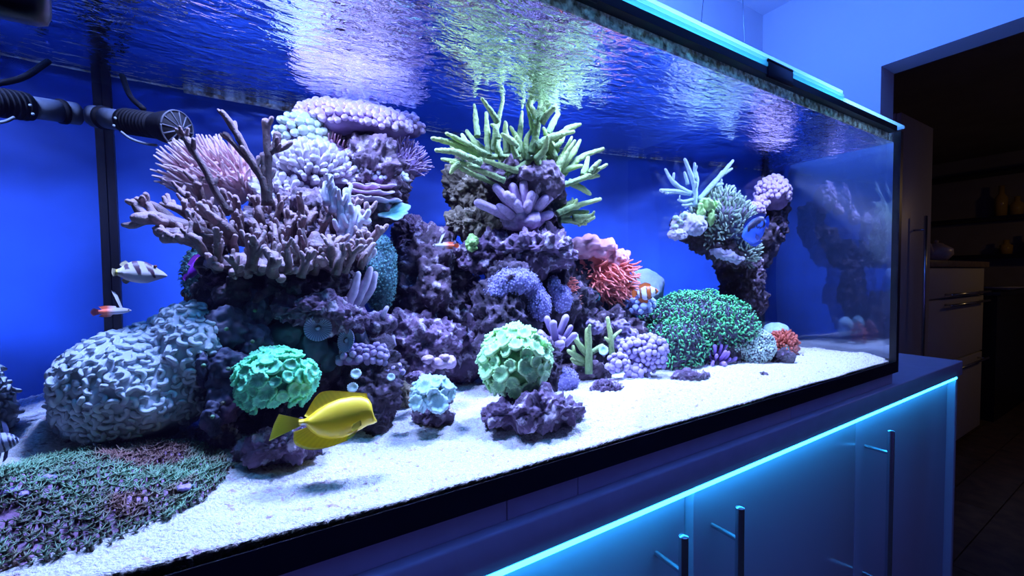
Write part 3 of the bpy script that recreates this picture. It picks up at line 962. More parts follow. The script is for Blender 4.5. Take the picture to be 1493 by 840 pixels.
trumpet('mint green trumpet coral with ruffled polyps above the yellow tang', 404, 553, .165, 66, 51, M_tg1, 13, 90, 3, M_stem, .055)
trumpet('large bright green trumpet coral dome on the long pitted rock', 753, 527, .165, 57, 55, M_tg2, 11.5, 150, 4, M_stem, .06, extra=[(790, 508, .03, 9, .8, .1), (800, 518, .035, 8, .9, 0), (807, 524, .035, 7, .9, -.2), (806, 544, .03, 6.5, .6, 0)])
trumpet('small pale blue trumpet coral on a wine red foot', 630, 572, .165, 33, 27, M_tb, 11, 26, 5, M_stem, .03, extra=[(640, 589, -.034, 14, .05, .15), (607, 587, -.02, 11, -.5, .0), (655, 573, -.01, 11, .6, .2)], ruff=.06)
M_knob = mat('pink_knob_coral', (.20, .12, .22), (.52, .38, .52), rough=.5, nscale=50, namt=.2)
t = coral('knob_coral', 'lumpy pinkish coral behind the small pale trumpet coral', 640, 540, .27)
for k, (a, b, w_, h_) in enumerate([(624, 524, 10, 6), (641, 530, 12, 9), (656, 528, 10, 10), (648, 522, 9, 6)]):
    obj('lobe', blob(a, b, .27, w_, h_, .012, 3, .15, 1.5, 110 + k), M_knob, t)
obj('foot', blob(642, 545, .275, 8, 10, .01, 3, .2, 2, 115), M_stem, t)

# ================================================================== brown antler coral
M_brn = mat('brown_antler_flesh', (.040, .019, .020), (.27, .175, .19), rough=.55, nscale=120, namt=.25, bump=.35, bscale=500, spec=.4)
M_brnp = mat('brown_plate_flesh', (.035, .018, .024), (.16, .10, .125), rough=.55, nscale=80, namt=.25, bump=.35, bscale=400)
YB = .235
t = coral('antler_coral', 'big brown antler coral with knobbly branches on a spreading plate', 400, 410, .3)
s = blob(405, 388, .295, 116, 14, .085, 5, .16, 2.4, 121, .10, 3.5)
s.add(blob(285, 348, .29, 60, 10, .05, 4, .16, 2.4, 122, .10, 3.5, roll=-.28))
s.add(blob(480, 358, .32, 58, 16, .06, 4, .16, 2.4, 123, .10, 3.5))
obj('plate', s, M_brnp, t)
g = np.random.default_rng(12)
# upright antlers over the plate
k = 0
for row, (dy, ybase, hgt) in enumerate([(-.065, 396, 40), (-.035, 386, 50), (-.005, 374, 54), (.03, 358, 54), (.065, 340, 52), (.10, 322, 46)]):
    for x in np.arange(300 - row * 4, 540 - row * 2, 23):
        x = x + g.uniform(-7, 7)
        edge = abs((x - 415) / 125)
        yb = ybase - 18 * edge ** 2 * (x < 415) - 6 * edge ** 2 + g.uniform(-7, 7)
        hh = hgt * g.uniform(.55, 1.1) * (1 - .25 * edge)
        if row < 2 and g.random() < .25: continue
        lean = (x - 415) * .12 + g.uniform(-16, 16)
        r = g.uniform(5.0, 9.0)
        dy = dy + g.uniform(-.012, .012)
        P = [(x, yb + 6, dy + .01), (x + lean * .4, yb - hh * .5, dy + g.uniform(-.008, .008)), (x + lean, yb - hh, dy + g.uniform(-.014, .014))]
        m_ = branch_mesh(P, [r, r * .95, r * .72], .26, seed=200 + k, knob=.30, n=10, nub=int(g.integers(3, 7)), tint=(0, .85))
        obj('branch', m_, M_brn, t)
        k += 1
# lip of lobes along the front edge
lipx = [306, 322, 340, 360, 382, 402, 424, 446, 470, 494, 516, 532]
lipy = [386, 392, 397, 400, 398, 402, 396, 390, 386, 380, 372, 362]
for a, b in zip(lipx, lipy):
    P = [(a, b - 4, .03), (a + g.uniform(-5, 5), b - 2, 0), (a + g.uniform(-8, 8), b - g.uniform(-4, 12), -.03)]
    obj('lip_lobe', branch_mesh(P, [9, 8, 6.5], .235, seed=300 + a, knob=.35, n=10, nub=2, tint=(.1, .95)), M_brn, t)
# left arms
for k, (P, r) in enumerate([([(330, 356, .02), (275, 334, 0), (232, 320, -.01), (200, 318, -.02)], [13, 12, 11, 9]),
                            ([(262, 330, .0), (226, 304, .0), (202, 292, -.01)], [10, 9, 7]),
                            ([(330, 372, .0), (280, 352, -.01), (232, 338, -.02)], [12, 10, 8]),
                            ([(310, 350, -.02), (268, 346, -.03), (240, 348, -.03)], [10, 9, 7]),
                            ([(300, 330, .03), (262, 306, .03), (238, 298, .03)], [10, 8, 6]),
                            ([(340, 345, -.02), (312, 318, -.03), (292, 308, -.03)], [10, 9, 6]),
                            ([(320, 335, .04), (290, 305, .04), (276, 300, .04)], [10, 8, 6])]):
    obj('branch', branch_mesh(P, r, .27, seed=340 + k, knob=.3, n=11, nub=5, tint=(0, 1)), M_brn, t)
# tall sticks
for k, (P, r, nb) in enumerate([([(335, 312), (318, 285), (300, 250), (283, 222), (274, 205), (264, 191)], [7, 6, 5.5, 6, 6, 3.5], 6),
                                ([(388, 300), (384, 265), (368, 238), (352, 208), (336, 180), (324, 163)], [7, 7, 7, 6, 5.5, 3.5], 4),
                                ([(368, 240), (350, 220), (336, 205), (329, 196)], [5, 5, 5, 5], 1),
                                ([(392, 300), (391, 260), (391, 225), (388, 195), (388, 178)], [6, 6, 6, 6, 6.5], 2),
                                ([(391, 225), (402, 214), (404, 197)], [5, 6, 6.5], 1),
                                ([(391, 222), (412, 216), (424, 208)], [5, 5, 4], 1),
                                ([(384, 262), (384, 240), (383, 226)], [5, 4.5, 4.5], 0)]):
    obj('branch', branch_mesh([(p[0], p[1], 0) for p in P], r, .27, seed=360 + k, knob=.22, n=10, nub=nb, tint=(0, .9)), M_brn, t)

M_pant = mat('pale_antler_flesh', (.30, .30, .46), (.75, .74, .88), rough=.5, nscale=100, namt=.2, bump=.3, bscale=400)
t = coral('pale_antler_coral', 'pale lavender antler coral beside the brown antler coral', 520, 360, .28)
for k, (P, r) in enumerate([([(508, 360), (512, 325), (516, 306)], [8, 8, 6]), ([(515, 345), (524, 322), (536, 322)], [7, 7, 6]), ([(498, 340), (497, 310), (494, 290)], [7, 7, 5]),
                            ([(505, 330), (507, 300), (505, 278)], [7, 6, 5]), ([(485, 310), (485, 285), (482, 262)], [7, 6, 5]), ([(515, 352), (528, 340), (522, 325)], [6, 6, 4]),
                            ([(478, 300), (474, 280), (475, 268)], [7, 6, 5]), ([(512, 370), (500, 350), (495, 335)], [8, 8, 6]), ([(530, 385), (528, 365), (533, 352)], [7, 6, 5]), ([(530, 385), (540, 372), (543, 362)], [6, 5, 4])]):
    obj('branch', branch_mesh([(p[0], p[1], 0) for p in P], r, .275, seed=400 + k, knob=.25, n=10, nub=3, tint=(.1, 1)), M_pant, t)

# ================================================================== pink tentacle coral behind it
M_pink = mat('pink_tentacle', (.55, .30, .36), (.95, .74, .76), rough=.5, spec=.4)
t = coral('tentacle_coral', 'pink long-tentacled coral spraying out behind the brown antler sticks', 320, 290, .42)
core = blob(318, 262, .44, 56, 40, .05, 4, .1, 1.5, 131)
obj('body', core, M_pink, t)
P, N = sample(core, 3000, 3, facing(-.5, -.3))
P, N = thin(P, N, .0062)
ten = [finger(900 + k, 12.0, .35, 6, 6, .55, .1) for k in range(8)]
lean = nrm(frame(318, 262, .44)[1] * -.55 + np.array([0, 0, .55]) - frame(318, 262, .44)[3] * .2)
mats = [aim(p, n * .8 + lean * 1.0 + rng.standard_normal(3) * .15, .0021 * (.8 + .35 * rng.random())) for p, n in zip(P, N)]
spread(t, 'tentacle', ten, mats, M_pink, 300, 'tentacles')

# ================================================================== lobed colonies
def bobbles(name, label, bodies, Y, m, body_m, r_px, seed, gap=1.35, squash=1.1, tall=0, cap=300, minup=-.3, lift=.3, amp=.15, toward=-.15, part='lobe'):
    t = coral(name, label, bodies[0][0], bodies[0][1] + bodies[0][3], Y)
    s = Sh([], [])
    for k, b in enumerate(bodies):
        dy = b[4] if len(b) > 4 else 0
        s.add(blob(b[0], b[1], Y + dy, b[2], b[3], b[5] if len(b) > 5 else None, 4, .1, 1.5, seed + k))
    obj('body', s, body_m, t)
    sc_ = frame(bodies[0][0], bodies[0][1], Y)[4] * r_px
    P, N = sample(s, 9000, seed, facing(minup, toward))
    P, N = thin(P, N, sc_ * gap)
    pr = [finger(seed + k, tall, .3, 7, 5, 1.05, .12) for k in range(6)] if tall else [ball(seed + k, amp, 2, squash) for k in range(6)]
    g_ = np.random.default_rng(seed)
    mats = [aim(p + n * sc_ * (0 if tall else lift), n + g_.standard_normal(3) * .2 + np.array([0, 0, .4 if tall else .1]), sc_ * (.75 + .5 * g_.random())) for p, n in zip(P, N)]
    spread(t, part, pr, mats, m, cap, part + 's')
    return t
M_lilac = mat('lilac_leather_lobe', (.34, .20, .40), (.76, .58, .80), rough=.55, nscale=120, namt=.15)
M_lilacd = mat('lilac_leather_body', (.10, .06, .16), (.22, .14, .30), rough=.7, nscale=40, namt=.3)
bobbles('leather_coral', 'lilac leather coral with a bobbly cap just under the water surface', [(520, 178, 84, 26, 0, .09), (590, 185, 26, 18, .02)], .50, M_lilac, M_lilacd, 5.2, 500, 1.5, .95)
M_pgb = mat('pale_green_bubble', (.36, .48, .42), (.72, .84, .72), rough=.4, nscale=60, namt=.12)
bobbles('bubble_coral', 'pale green bubble coral behind the forked brown stick', [(440, 200, 34, 28, 0)], .45, M_pgb, M_lilacd, 7, 520, 1.5, 1.15, amp=.1)
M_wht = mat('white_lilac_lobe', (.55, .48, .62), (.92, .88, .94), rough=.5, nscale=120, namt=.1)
bobbles('cauliflower_coral', 'whitish cauliflower coral below the pale green bubble coral', [(455, 252, 52, 34, 0), (410, 290, 30, 26, -.02)], .42, M_wht, M_lilacd, 4.4, 540, 1.5, tall=3.2, part='finger')
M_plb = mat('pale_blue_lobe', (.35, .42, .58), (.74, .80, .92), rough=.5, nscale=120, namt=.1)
bobbles('cauliflower_coral', 'small pale blue cauliflower coral above the tiered plate coral', [(548, 258, 46, 17, 0), (512, 238, 18, 16, .01)], .43, M_plb, M_lilacd, 3.6, 560, 1.5, part='lobe')
M_dpt = mat('dusky_tentacle', (.14, .07, .17), (.46, .34, .55), rough=.5)
t = coral('tentacle_coral', 'dusky violet tentacled coral under the lilac leather coral', 570, 255, .49)
core = blob(572, 236, .50, 46, 28, .05, 4, .12, 1.6, 141)
obj('body', core, M_lilacd, t)
P, N = sample(core, 3000, 4, facing(-.5, -.3)); P, N = thin(P, N, .0068)
mats = [aim(p, n + np.array([.15, 0, .45]) + rng.standard_normal(3) * .25, .0013 * (.8 + .5 * rng.random())) for p, n in zip(P, N)]
spread(t, 'tentacle', [finger(930 + k, 14, .5, 5, 6, .7, .05) for k in range(8)], mats, M_dpt, 300, 'tentacles')
t = coral('tentacle_coral', 'reddish short-tentacled coral between the bubble and dusky corals', 480, 235, .44)
core = blob(478, 222, .455, 26, 22, .03, 4, .12, 1.6, 142)
obj('body', core, M_lilacd, t)
P, N = sample(core, 1500, 5, facing(-.5, -.3)); P, N = thin(P, N, .006)
M_rdt = mat('rosy_tentacle', (.26, .10, .16), (.66, .40, .48), rough=.5)
mats = [aim(p, n + np.array([-.1, 0, .5]) + rng.standard_normal(3) * .25, .0014 * (.8 + .5 * rng.random())) for p, n in zip(P, N)]
spread(t, 'tentacle', [finger(950 + k, 10, .4, 5, 5, .7, .05) for k in range(6)], mats, M_rdt, 300, 'tentacles')

# tiered plates
def plate(px, py, Y, hw, hh, seed, wob=.14, thick=.0035, tilt=.0):
    """thin ruffled shelf seen nearly edge on"""
    P, r, u, w, sr, su = frame(px, py, Y)
    n, k = 48, 8
    a = np.linspace(0, 2 * pi, n, endpoint=False)
    g_ = np.random.default_rng(seed)
    rim = 1 + wob * np.sin(3 * a + g_.random() * 6) + wob * .6 * np.sin(7 * a + g_.random() * 6) + wob * .3 * np.sin(13 * a + g_.random() * 6)
    V, T = [], []
    for lay in (1, -1):
        for i in range(k + 1):
            f = i / k
            x = f * rim * np.cos(a) * hw * sr
            y = f * rim * np.sin(a) * hw * sr * .8
            z = (f ** 2) * hh * su + f * .25 * hh * su * np.sin(5 * a + seed) + lay * thick * .5 * (1 - .5 * f ** 4) + tilt * y
            V.append(P + x[:, None] * r + y[:, None] * w + z[:, None] * u)
            T.append(np.full(n, f ** 6))
    V, T = np.vstack(V), np.concatenate(T)
    F = []
    m = (k + 1) * n
    for lay in (0, 1):
        b = np.arange(k)[:, None] * n + lay * m
        j = np.arange(n)[None]
        q = np.stack([b + j, b + n + j, b + n + (j + 1) % n, b + (j + 1) % n], -1).reshape(-1, 4)
        F.append(q if lay == 0 else q[:, ::-1])
    j = np.arange(n)
    F.append(np.stack([k * n + j, m + k * n + j, m + k * n + (j + 1) % n, k * n + (j + 1) % n], 1))
    return Sh(V, F, T)
M_plate = mat('rosy_plate_flesh', (.26, .14, .24), (.80, .66, .82), rough=.55, nscale=80, namt=.2)
t = coral('plate_coral', 'tiers of rosy plate coral with pale rims', 545, 305, .39)
for k, (a, b, w_, h_, dy) in enumerate([(528, 276, 22, 7, -.01), (556, 274, 26, 5, .02), (538, 284, 34, 6, -.01), (520, 290, 18, 5, -.03), (545, 296, 38, 7, .0)]):
    obj('shelf', plate(a, b, .385 + dy, w_, h_, 30 + k), M_plate, t)
obj('foot', blob(545, 306, .42, 40, 26, .05, 4, .2, 2, 150), M_rockd, t)
M_teal = mat('teal_plate_flesh', (.06, .26, .26), (.55, .85, .86), rough=.55, nscale=80, namt=.2)
t = coral('plate_coral', 'single teal plate coral jutting below the rosy tiers', 570, 318, .40)
obj('shelf', plate(570, 310, .375, 28, 4, 41, tilt=.55), M_teal, t)
obj('foot', blob(560, 316, .40, 14, 8, .03, 3, .2, 2, 151), M_rockd, t)

# ================================================================== fish
M_fish = colmat('fish_skin')
M_eye = mat('fish_eye', (.004, .004, .006), rough=.1, spec=.8)
def fishbody(px, py, Y, top, bot, thick, colf, n=56, k=28, tpow=.5, yaw=0.0):
    """closed body lofted between a back line and a belly line given in picture coordinates"""
    P, r, u, w, sr, su = frame(px, py, Y)
    r2 = nrm(r * cos(yaw) + w * sin(yaw)); w2 = nrm(np.cross(u, r2)) * 1.0
    f = 1 / max(cos(yaw), .3)
    top, bot = np.array(top, float), np.array(bot, float)
    x0, x1 = top[0, 0], top[-1, 0]
    t = (1 - np.cos(np.linspace(0, pi, n))) / 2
    V, C = [], []
    for tt in t:
        x = x0 + (x1 - x0) * tt
        if x1 > x0:
            yt, yb = np.interp(x, top[:, 0], top[:, 1]), np.interp(x, bot[:, 0], bot[:, 1])
        else:
            yt, yb = np.interp(-x, -top[:, 0], top[:, 1]), np.interp(-x, -bot[:, 0], bot[:, 1])
        c, h = (yt + yb) / 2, (yb - yt) / 2
        th = thick * min(1.0, (max(h, .01) / 9) ** tpow)
        a = np.arange(k) * 2 * pi / k
        dy = np.cos(a) * h
        V.append(P + ((x - px) * sr * f) * r2 + ((py - (c + 0)) * su + dy * su)[:, None] * u + (np.sin(a) * th)[:, None] * w2)
        C += [colf(x, c - q) for q in dy]
    V = np.vstack(V + [V[0].mean(0)[None], V[-1].mean(0)[None]])
    C += [C[0], C[-1]]
    b = np.arange(n - 1)[:, None] * k; j = np.arange(k)[None]
    q = np.stack([b + j, b + k + j, b + k + (j + 1) % k, b + (j + 1) % k], -1).reshape(-1, 4)
    j = np.arange(k)
    F = [q, np.stack([j, (j + 1) % k, np.full(k, len(V) - 2)], 1), np.stack([(n - 1) * k + (j + 1) % k, (n - 1) * k + j, np.full(k, len(V) - 1)], 1)]
    s = Sh(V, F); s.C = np.array(C)
    return s

def fin(px, py, Y, base, outer, colf, off=0.0, thick=.0010, rays=26, yaw=0.0, lean=0.0):
    """rayed fin between its root line and its free edge (picture coordinates), with real thickness"""
    P, r, u, w, sr, su = frame(px, py, Y)
    r2 = nrm(r * cos(yaw) + w * sin(yaw)); w2 = nrm(np.cross(u, r2)); f = 1 / max(cos(yaw), .3)
    B = spline([(*p, 0) for p in base], rays)[:, :2]; O = spline([(*p, 0) for p in outer], rays)[:, :2]
    k = 7
    V, C = [], []
    for lay in (1, -1):
        for i in range(rays):
            for j in range(k):
                t = j / (k - 1)
                q = B[i] * (1 - t) + O[i] * t
                z = lay * thick * (1 - .75 * t) * (1.0 if i % 2 else .55) + off + lean * t
                V.append(P + (q[0] - px) * sr * f * r2 + (py - q[1]) * su * u + z * w2)
                c = np.array(colf(q[0], q[1])); C.append(c * (1.0 if i % 2 else .86))
    m = rays * k
    F = []
    a = (np.arange(rays - 1)[:, None] * k + np.arange(k - 1)[None]).ravel()
    q = np.stack([a, a + 1, a + k + 1, a + k], 1)
    F += [q, q[:, ::-1] + m]
    loop = list(range(k)) + [i * k + k - 1 for i in range(1, rays)] + [(rays - 1) * k + j for j in range(k - 2, -1, -1)] + [i * k for i in range(rays - 2, 0, -1)]
    L = np.array(loop); L2 = np.roll(L, -1)
    F.append(np.stack([L, L2, L2 + m, L + m], 1))
    s = Sh(np.array(V), F); s.C = np.array(C)
    return s

def eye(px, py, Y, cx, cy, r, off, parent, m=None, yaw=0.0):
    P, rr, u, w, sr, su = frame(px, py, Y)
    r2 = nrm(rr * cos(yaw) + w * sin(yaw)); w2 = nrm(np.cross(u, r2)); f = 1 / max(cos(yaw), .3)
    c = P + (cx - px) * sr * f * r2 + (py - cy) * su * u - w2 * off
    obj('eye', joined([ball(0, .0, 2)], [aim(c, -w2, (sr * r, sr * r, sr * r * .6))]), m or M_eye, parent)

# yellow tang
yel = (.74, .56, .004)
def tangc(x, y):
    if ((x - 444.5) / 4.6) ** 2 + ((y - 612) / 1.9) ** 2 < 1: return (.9, .88, .8)
    return (.72, .50, .004)
cx, cy, Y = 490, 610, .085
t = coral('yellow_tang', 'bright yellow tang fish swimming in front of the reef foot', cx, cy, Y, 'fish')
top = [(551.5, 622), (548, 616), (545.5, 606), (545, 597), (540, 588), (530, 583), (515, 581), (495, 582), (478, 587), (463, 594), (452, 601), (446, 604), (438, 604)]
bot = [(551.5, 625), (546, 627), (537, 628), (524, 633), (512, 637), (500, 640), (480, 639), (465, 633), (455, 624), (449, 616), (445, 613), (442, 613), (438, 613)]
obj('body', fishbody(cx, cy, Y, top, bot, .010, tangc), M_fish, t)
yc = lambda x, y: (.70, .52, .004)
yf = lambda x, y: (.62, .55, .01)
obj('dorsal_fin', fin(cx, cy, Y, [(540, 590), (515, 584), (490, 586), (470, 592), (450, 603)], [(537, 579), (512, 574), (478, 568), (462, 574), (445, 600)], yc), M_fish, t)
obj('anal_fin', fin(cx, cy, Y, [(512, 634), (490, 638), (470, 632), (456, 622), (450, 616)], [(506, 645), (480, 650), (452, 649), (432, 637), (430, 620)], yc), M_fish, t)
obj('tail_fin', fin(cx, cy, Y, [(442, 604), (440, 607), (440, 610), (441, 613)], [(411, 592), (405, 604), (401, 616), (398, 627)], yf), M_fish, t)
obj('pectoral_fin', fin(cx, cy, Y, [(526, 618), (527, 622), (527, 626)], [(514, 622), (511, 628), (514, 633)], yc, off=-.0105, lean=-.004), M_fish, t)
obj('pelvic_fin', fin(cx, cy, Y, [(522, 632), (517, 634), (512, 636)], [(515, 640), (508, 643), (502, 643)], yf, off=-.004, lean=-.003), M_fish, t)
eye(cx, cy, Y, 541.5, 606, 2.4, .0086, t)

# saddled puffer-like fish
def sadc(x, y):
    w_ = (.72, .68, .66)
    e = (x - y * -.0)
    for x0, sl, wd, y1 in [(197, .65, 4.5, 402), (215, .8, 5.2, 405), (183, .5, 3.5, 393)]:
        if abs(x - (x0 + (y - 382) * sl * .55)) < wd * (1 - .6 * max(0, (y - 390) / 14)) and y < y1: return (.06, .03, .05)
    if x < 176: return (.62, .50, .10) if x < 173 and y > 392 else (.6, .55, .5)
    return w_
cx, cy, Y = 205, 396, .36
t = coral('saddled_fish', 'small white fish with dark saddle bands left of the reef', cx, cy, Y, 'fish')
top = [(245, 401.5), (240, 397), (232, 392), (224, 387), (214, 382), (204, 380.5), (194, 381), (184, 385), (176, 391), (170, 393)]
bot = [(245, 403.5), (238, 406), (228, 409), (215, 413), (203, 413), (192, 411), (183, 408), (176, 404), (170, 401)]
obj('body', fishbody(cx, cy, Y, top, bot, .009, sadc, 70, 32), M_fish, t)
gw = lambda x, y: (.62, .56, .36)
obj('tail_fin', fin(cx, cy, Y, [(173, 393), (172, 397), (173, 401)], [(165, 391), (164, 397), (166, 403)], gw), M_fish, t)
obj('dorsal_fin', fin(cx, cy, Y, [(190, 384), (184, 386), (179, 389)], [(184, 380), (179, 382), (175, 386)], gw), M_fish, t)
obj('anal_fin', fin(cx, cy, Y, [(190, 410), (185, 408), (180, 406)], [(184, 414), (180, 412), (177, 408)], gw), M_fish, t)
eye(cx, cy, Y, 227, 388.5, 3.0, .0065, t, mat('red_brown_eye', (.10, .03, .02), rough=.2))

# firefish
def firefish(label, cx, cy, Y, s, flip, tail):
    t = coral('firefish', label, cx, cy, Y, 'fish')
    q = lambda L: [(cx + flip * x * s, cy + y * s) for x, y in L]
    def c(x, y):
        f = (x - cx) * flip / s
        k = np.clip((6 - f) / 14, 0, 1); k2 = np.clip((-12 - f) / 12, 0, 1)
        a = np.array((.85, .80, .84)) * (1 - k) + np.array((.75, .13, .06)) * k
        return tuple(a * (1 - k2) + np.array(tail) * k2)
    obj('body', fishbody(cx, cy, Y, q([(31, -.5), (26, -3), (18, -4.8), (8, -5), (-4, -4.2), (-14, -3.4), (-20, -3)]), q([(31, .8), (26, 2.5), (18, 4.4), (8, 5), (-4, 4.6), (-14, 3.6), (-20, 3)]), .0042, c, 50, 20), M_fish, t)
    wc = lambda x, y: (.86, .84, .86)
    obj('first_dorsal_spine', fin(cx, cy, Y, q([(17, -4), (15, -4.2), (13, -4.2)]), q([(10, -24), (6, -29), (0, -32)]), wc, rays=8), M_fish, t)
    obj('dorsal_fin', fin(cx, cy, Y, q([(8, -4.5), (-4, -4), (-14, -3)]), q([(6, -8), (-8, -9), (-20, -8)]), c), M_fish, t)
    obj('anal_fin', fin(cx, cy, Y, q([(2, 4.5), (-6, 4), (-14, 3)]), q([(-2, 8), (-10, 8.5), (-20, 7)]), c), M_fish, t)
    obj('tail_fin', fin(cx, cy, Y, q([(-18, -3), (-19, 0), (-18, 3)]), q([(-28, -6), (-32, 0), (-28, 6)]), c), M_fish, t)
    eye(cx, cy, Y, cx + flip * 26 * s, cy - 1.0 * s, 1.4 * s, .0034, t)
firefish('white and red firefish hovering above the ridged dome coral', 163, 454, .33, .96, 1, (.10, .02, .04))
firefish('white and orange firefish in front of the rocks between the towers', 650, 358, .36, .62, -1, (.55, .08, .02))

# royal gramma, half hidden
cx, cy, Y = 285, 388, .37
t = coral('royal_gramma', 'purple and yellow royal gramma beside the brown plate coral', cx, cy, Y, 'fish')
def grc(x, y):
    f = (x - 272) / 28 - (y - 388) / 60
    return (.70, .32, .02) if f > .72 else ((.45, .06, .10) if f > .6 else (.10, .01, .24))
obj('body', fishbody(cx, cy, Y, [(302, 371), (296, 371), (288, 376), (280, 384), (274, 394), (271, 402)], [(302, 374), (298, 384), (292, 394), (286, 401), (279, 406), (271, 406)], .006, grc, 44, 20), M_fish, t)
obj('tail_fin', fin(cx, cy, Y, [(275, 398), (273, 402), (274, 405)], [(268, 400), (266, 406), (270, 410)], lambda x, y: (.12, .01, .25)), M_fish, t)
obj('dorsal_fin', fin(cx, cy, Y, [(294, 373), (286, 378), (278, 388)], [(289, 370), (281, 374), (273, 386)], lambda x, y: (.14, .02, .26)), M_fish, t)
eye(cx, cy, Y, 298, 374, 1.3, .005, t)

# clownfish
cx, cy, Y = 943, 428, .37
t = coral('clownfish', 'orange clownfish with white bands beside the green frogspawn', cx, cy, Y, 'fish')
def clc(x, y):
    for x0, wd in ((952.5, 3.0), (939, 3.6), (931, 1.6)):
        if abs(x - x0 - (y - 427) * .12) < wd: return (.80, .80, .82)
        if abs(x - x0 - (y - 427) * .12) < wd + 1.0: return (.02, .01, .01)
    return (.42, .10, .02)
obj('body', fishbody(cx, cy, Y, [(960, 424), (956, 420), (948, 417), (940, 417), (933, 421), (928, 425)], [(960, 426), (955, 431), (948, 437), (940, 438), (933, 434), (928, 430)], .0085, clc, 60, 22), M_fish, t)
oc = lambda x, y: (.45, .10, .02)
obj('dorsal_fin', fin(cx, cy, Y, [(950, 419), (942, 418), (933, 422)], [(948, 414), (940, 412), (929, 417)], oc), M_fish, t)
obj('anal_fin', fin(cx, cy, Y, [(945, 436), (939, 436), (934, 433)], [(944, 442), (936, 442), (930, 437)], oc), M_fish, t)
obj('tail_fin', fin(cx, cy, Y, [(929, 425), (928, 427), (929, 430)], [(923, 421), (921, 428), (923, 435)], oc), M_fish, t)
eye(cx, cy, Y, 956, 423, 1.2, .006, t)

# blue tang
cx, cy, Y = 1100, 336, .30
t = coral('blue_tang', 'round blue tang fish with a black curl on its side by the far arch', cx, cy, Y, 'fish')
def btc(x, y):
    u_, v_ = x - 1100, y - 336
    e = (u_ + .25 * v_)
    if y < 319 + .15 * u_: return (.01, .01, .05)
    d = sqrt(((x - 1108) / 6.5) ** 2 + ((y - 326) / 6.0) ** 2)
    if .75 < d < 1.25 and x > 1100: return (.008, .008, .03)
    if y < 330 - .75 * (x - 1097) + 4 and y > 322 - .75 * (x - 1097) and 1090 < x < 1112: return (.008, .008, .03)
    return (.05, .17, .85)
obj('body', fishbody(cx, cy, Y, [(1082, 343), (1085, 334), (1091, 325), (1099, 319), (1107, 315.5), (1113, 316), (1117, 322)], [(1082, 345), (1085, 350), (1091, 354), (1099, 356), (1107, 352), (1113, 343), (1117, 330)], .010, btc, 70, 40), M_fish, t)
bc_ = lambda x, y: (.04, .12, .70)
obj('dorsal_fin', fin(cx, cy, Y, [(1086, 334), (1095, 322), (1107, 316), (1114, 317)], [(1083, 331), (1093, 317), (1107, 311), (1117, 313)], lambda x, y: (.012, .03, .2)), M_fish, t)
obj('anal_fin', fin(cx, cy, Y, [(1092, 354), (1100, 355), (1108, 350)], [(1094, 358), (1103, 359), (1113, 351)], bc_), M_fish, t)
obj('tail_fin', fin(cx, cy, Y, [(1115, 319), (1116, 324), (1116, 330)], [(1120, 314), (1122, 324), (1120, 334)], lambda x, y: (.03, .10, .6)), M_fish, t)
obj('pectoral_fin', fin(cx, cy, Y, [(1101, 340), (1102, 343), (1101, 346)], [(1107, 345), (1108, 349), (1105, 352)], lambda x, y: (.05, .08, .35), off=-.0105, lean=-.003), M_fish, t)
eye(cx, cy, Y, 1086, 341, 1.2, .006, t)

# banded cardinal fish at the left end
cx, cy, Y = 6, 640, .10
t = coral('cardinalfish', 'black and silver banded cardinalfish at the left end of the tank', cx, cy, Y, 'fish')
def bac(x, y):
    for x0 in (-14, 2, 12, 18, 23.5):
        if abs(x - x0 - (y - 640) * .25) < 1.7: return (.01, .012, .05)
    return (.42, .46, .66)
obj('body', fishbody(cx, cy, Y, [(28, 644), (24, 639), (18, 635), (9, 631), (-2, 630), (-12, 635), (-20, 640)], [(28, 647), (24, 652), (18, 655), (9, 659), (-2, 660), (-12, 654), (-20, 646)], .007, bac, 60, 24), M_fish, t)
bf = lambda x, y: (.20, .24, .50)
obj('first_dorsal_fin', fin(cx, cy, Y, [(14, 634), (10, 633), (6, 632)], [(13, 624), (10, 617), (3, 613)], bf), M_fish, t)
obj('second_dorsal_fin', fin(cx, cy, Y, [(2, 632), (-4, 632), (-10, 636)], [(-2, 618), (-12, 612), (-20, 614)], bf), M_fish, t)
obj('anal_fin', fin(cx, cy, Y, [(2, 658), (-4, 658), (-10, 654)], [(-2, 672), (-12, 676), (-18, 672)], bf), M_fish, t)
obj('pelvic_fin', fin(cx, cy, Y, [(12, 656), (9, 657), (6, 658)], [(10, 668), (6, 672), (2, 674)], bf), M_fish, t)
obj('tail_fin', fin(cx, cy, Y, [(-18, 641), (-19, 643), (-18, 645)], [(-34, 628), (-28, 643), (-34, 658)], bf), M_fish, t)
eye(cx, cy, Y, 22, 643, 2.6, .0058, t)

# ================================================================== wave pump in the left back corner
M_grey = mat('grey_plastic', (.13, .15, .20), rough=.5, nscale=40, namt=.2)
M_pb = mat('pump_black', (.006, .006, .010), rough=.7, spec=.15)
t = thing('wave_pump', 'dark cylindrical wave pump with a round grille held in the back corner', 'pump', at(205, 185, .5))
A, B = at(152, 172, .53), at(258, 188, .46)
ax = nrm(B - A); L = np.linalg.norm(B - A)
def pseg(f0, f1, r, m, name, n=24, **k):
    r *= .72
    return obj(name, tube([A + ax * L * f0, A + ax * L * f1], [r, r], n=n, m=3, round_tip=False), m, t, **k)
pseg(-.14, -.02, .020, M_grey, 'magnet_base', label='pale grey magnet base')
pseg(-.02, .02, .022, M_pb, 'collar')
pseg(.02, .28, .019, M_grey, 'rear_housing', label='pale grey housing')
pseg(.28, .72, .023, M_pb, 'motor_body')
for k in range(9):
    pseg(.32 + k * .045, .335 + k * .045, .0245, M_pb, 'cooling_ring')
obj('intake_funnel', tube([A + ax * L * .72, A + ax * L * .84, A + ax * L * 1.0], [.0165, .021, .024], n=28, m=6, round_tip=False, endcap=False), M_pb, t)
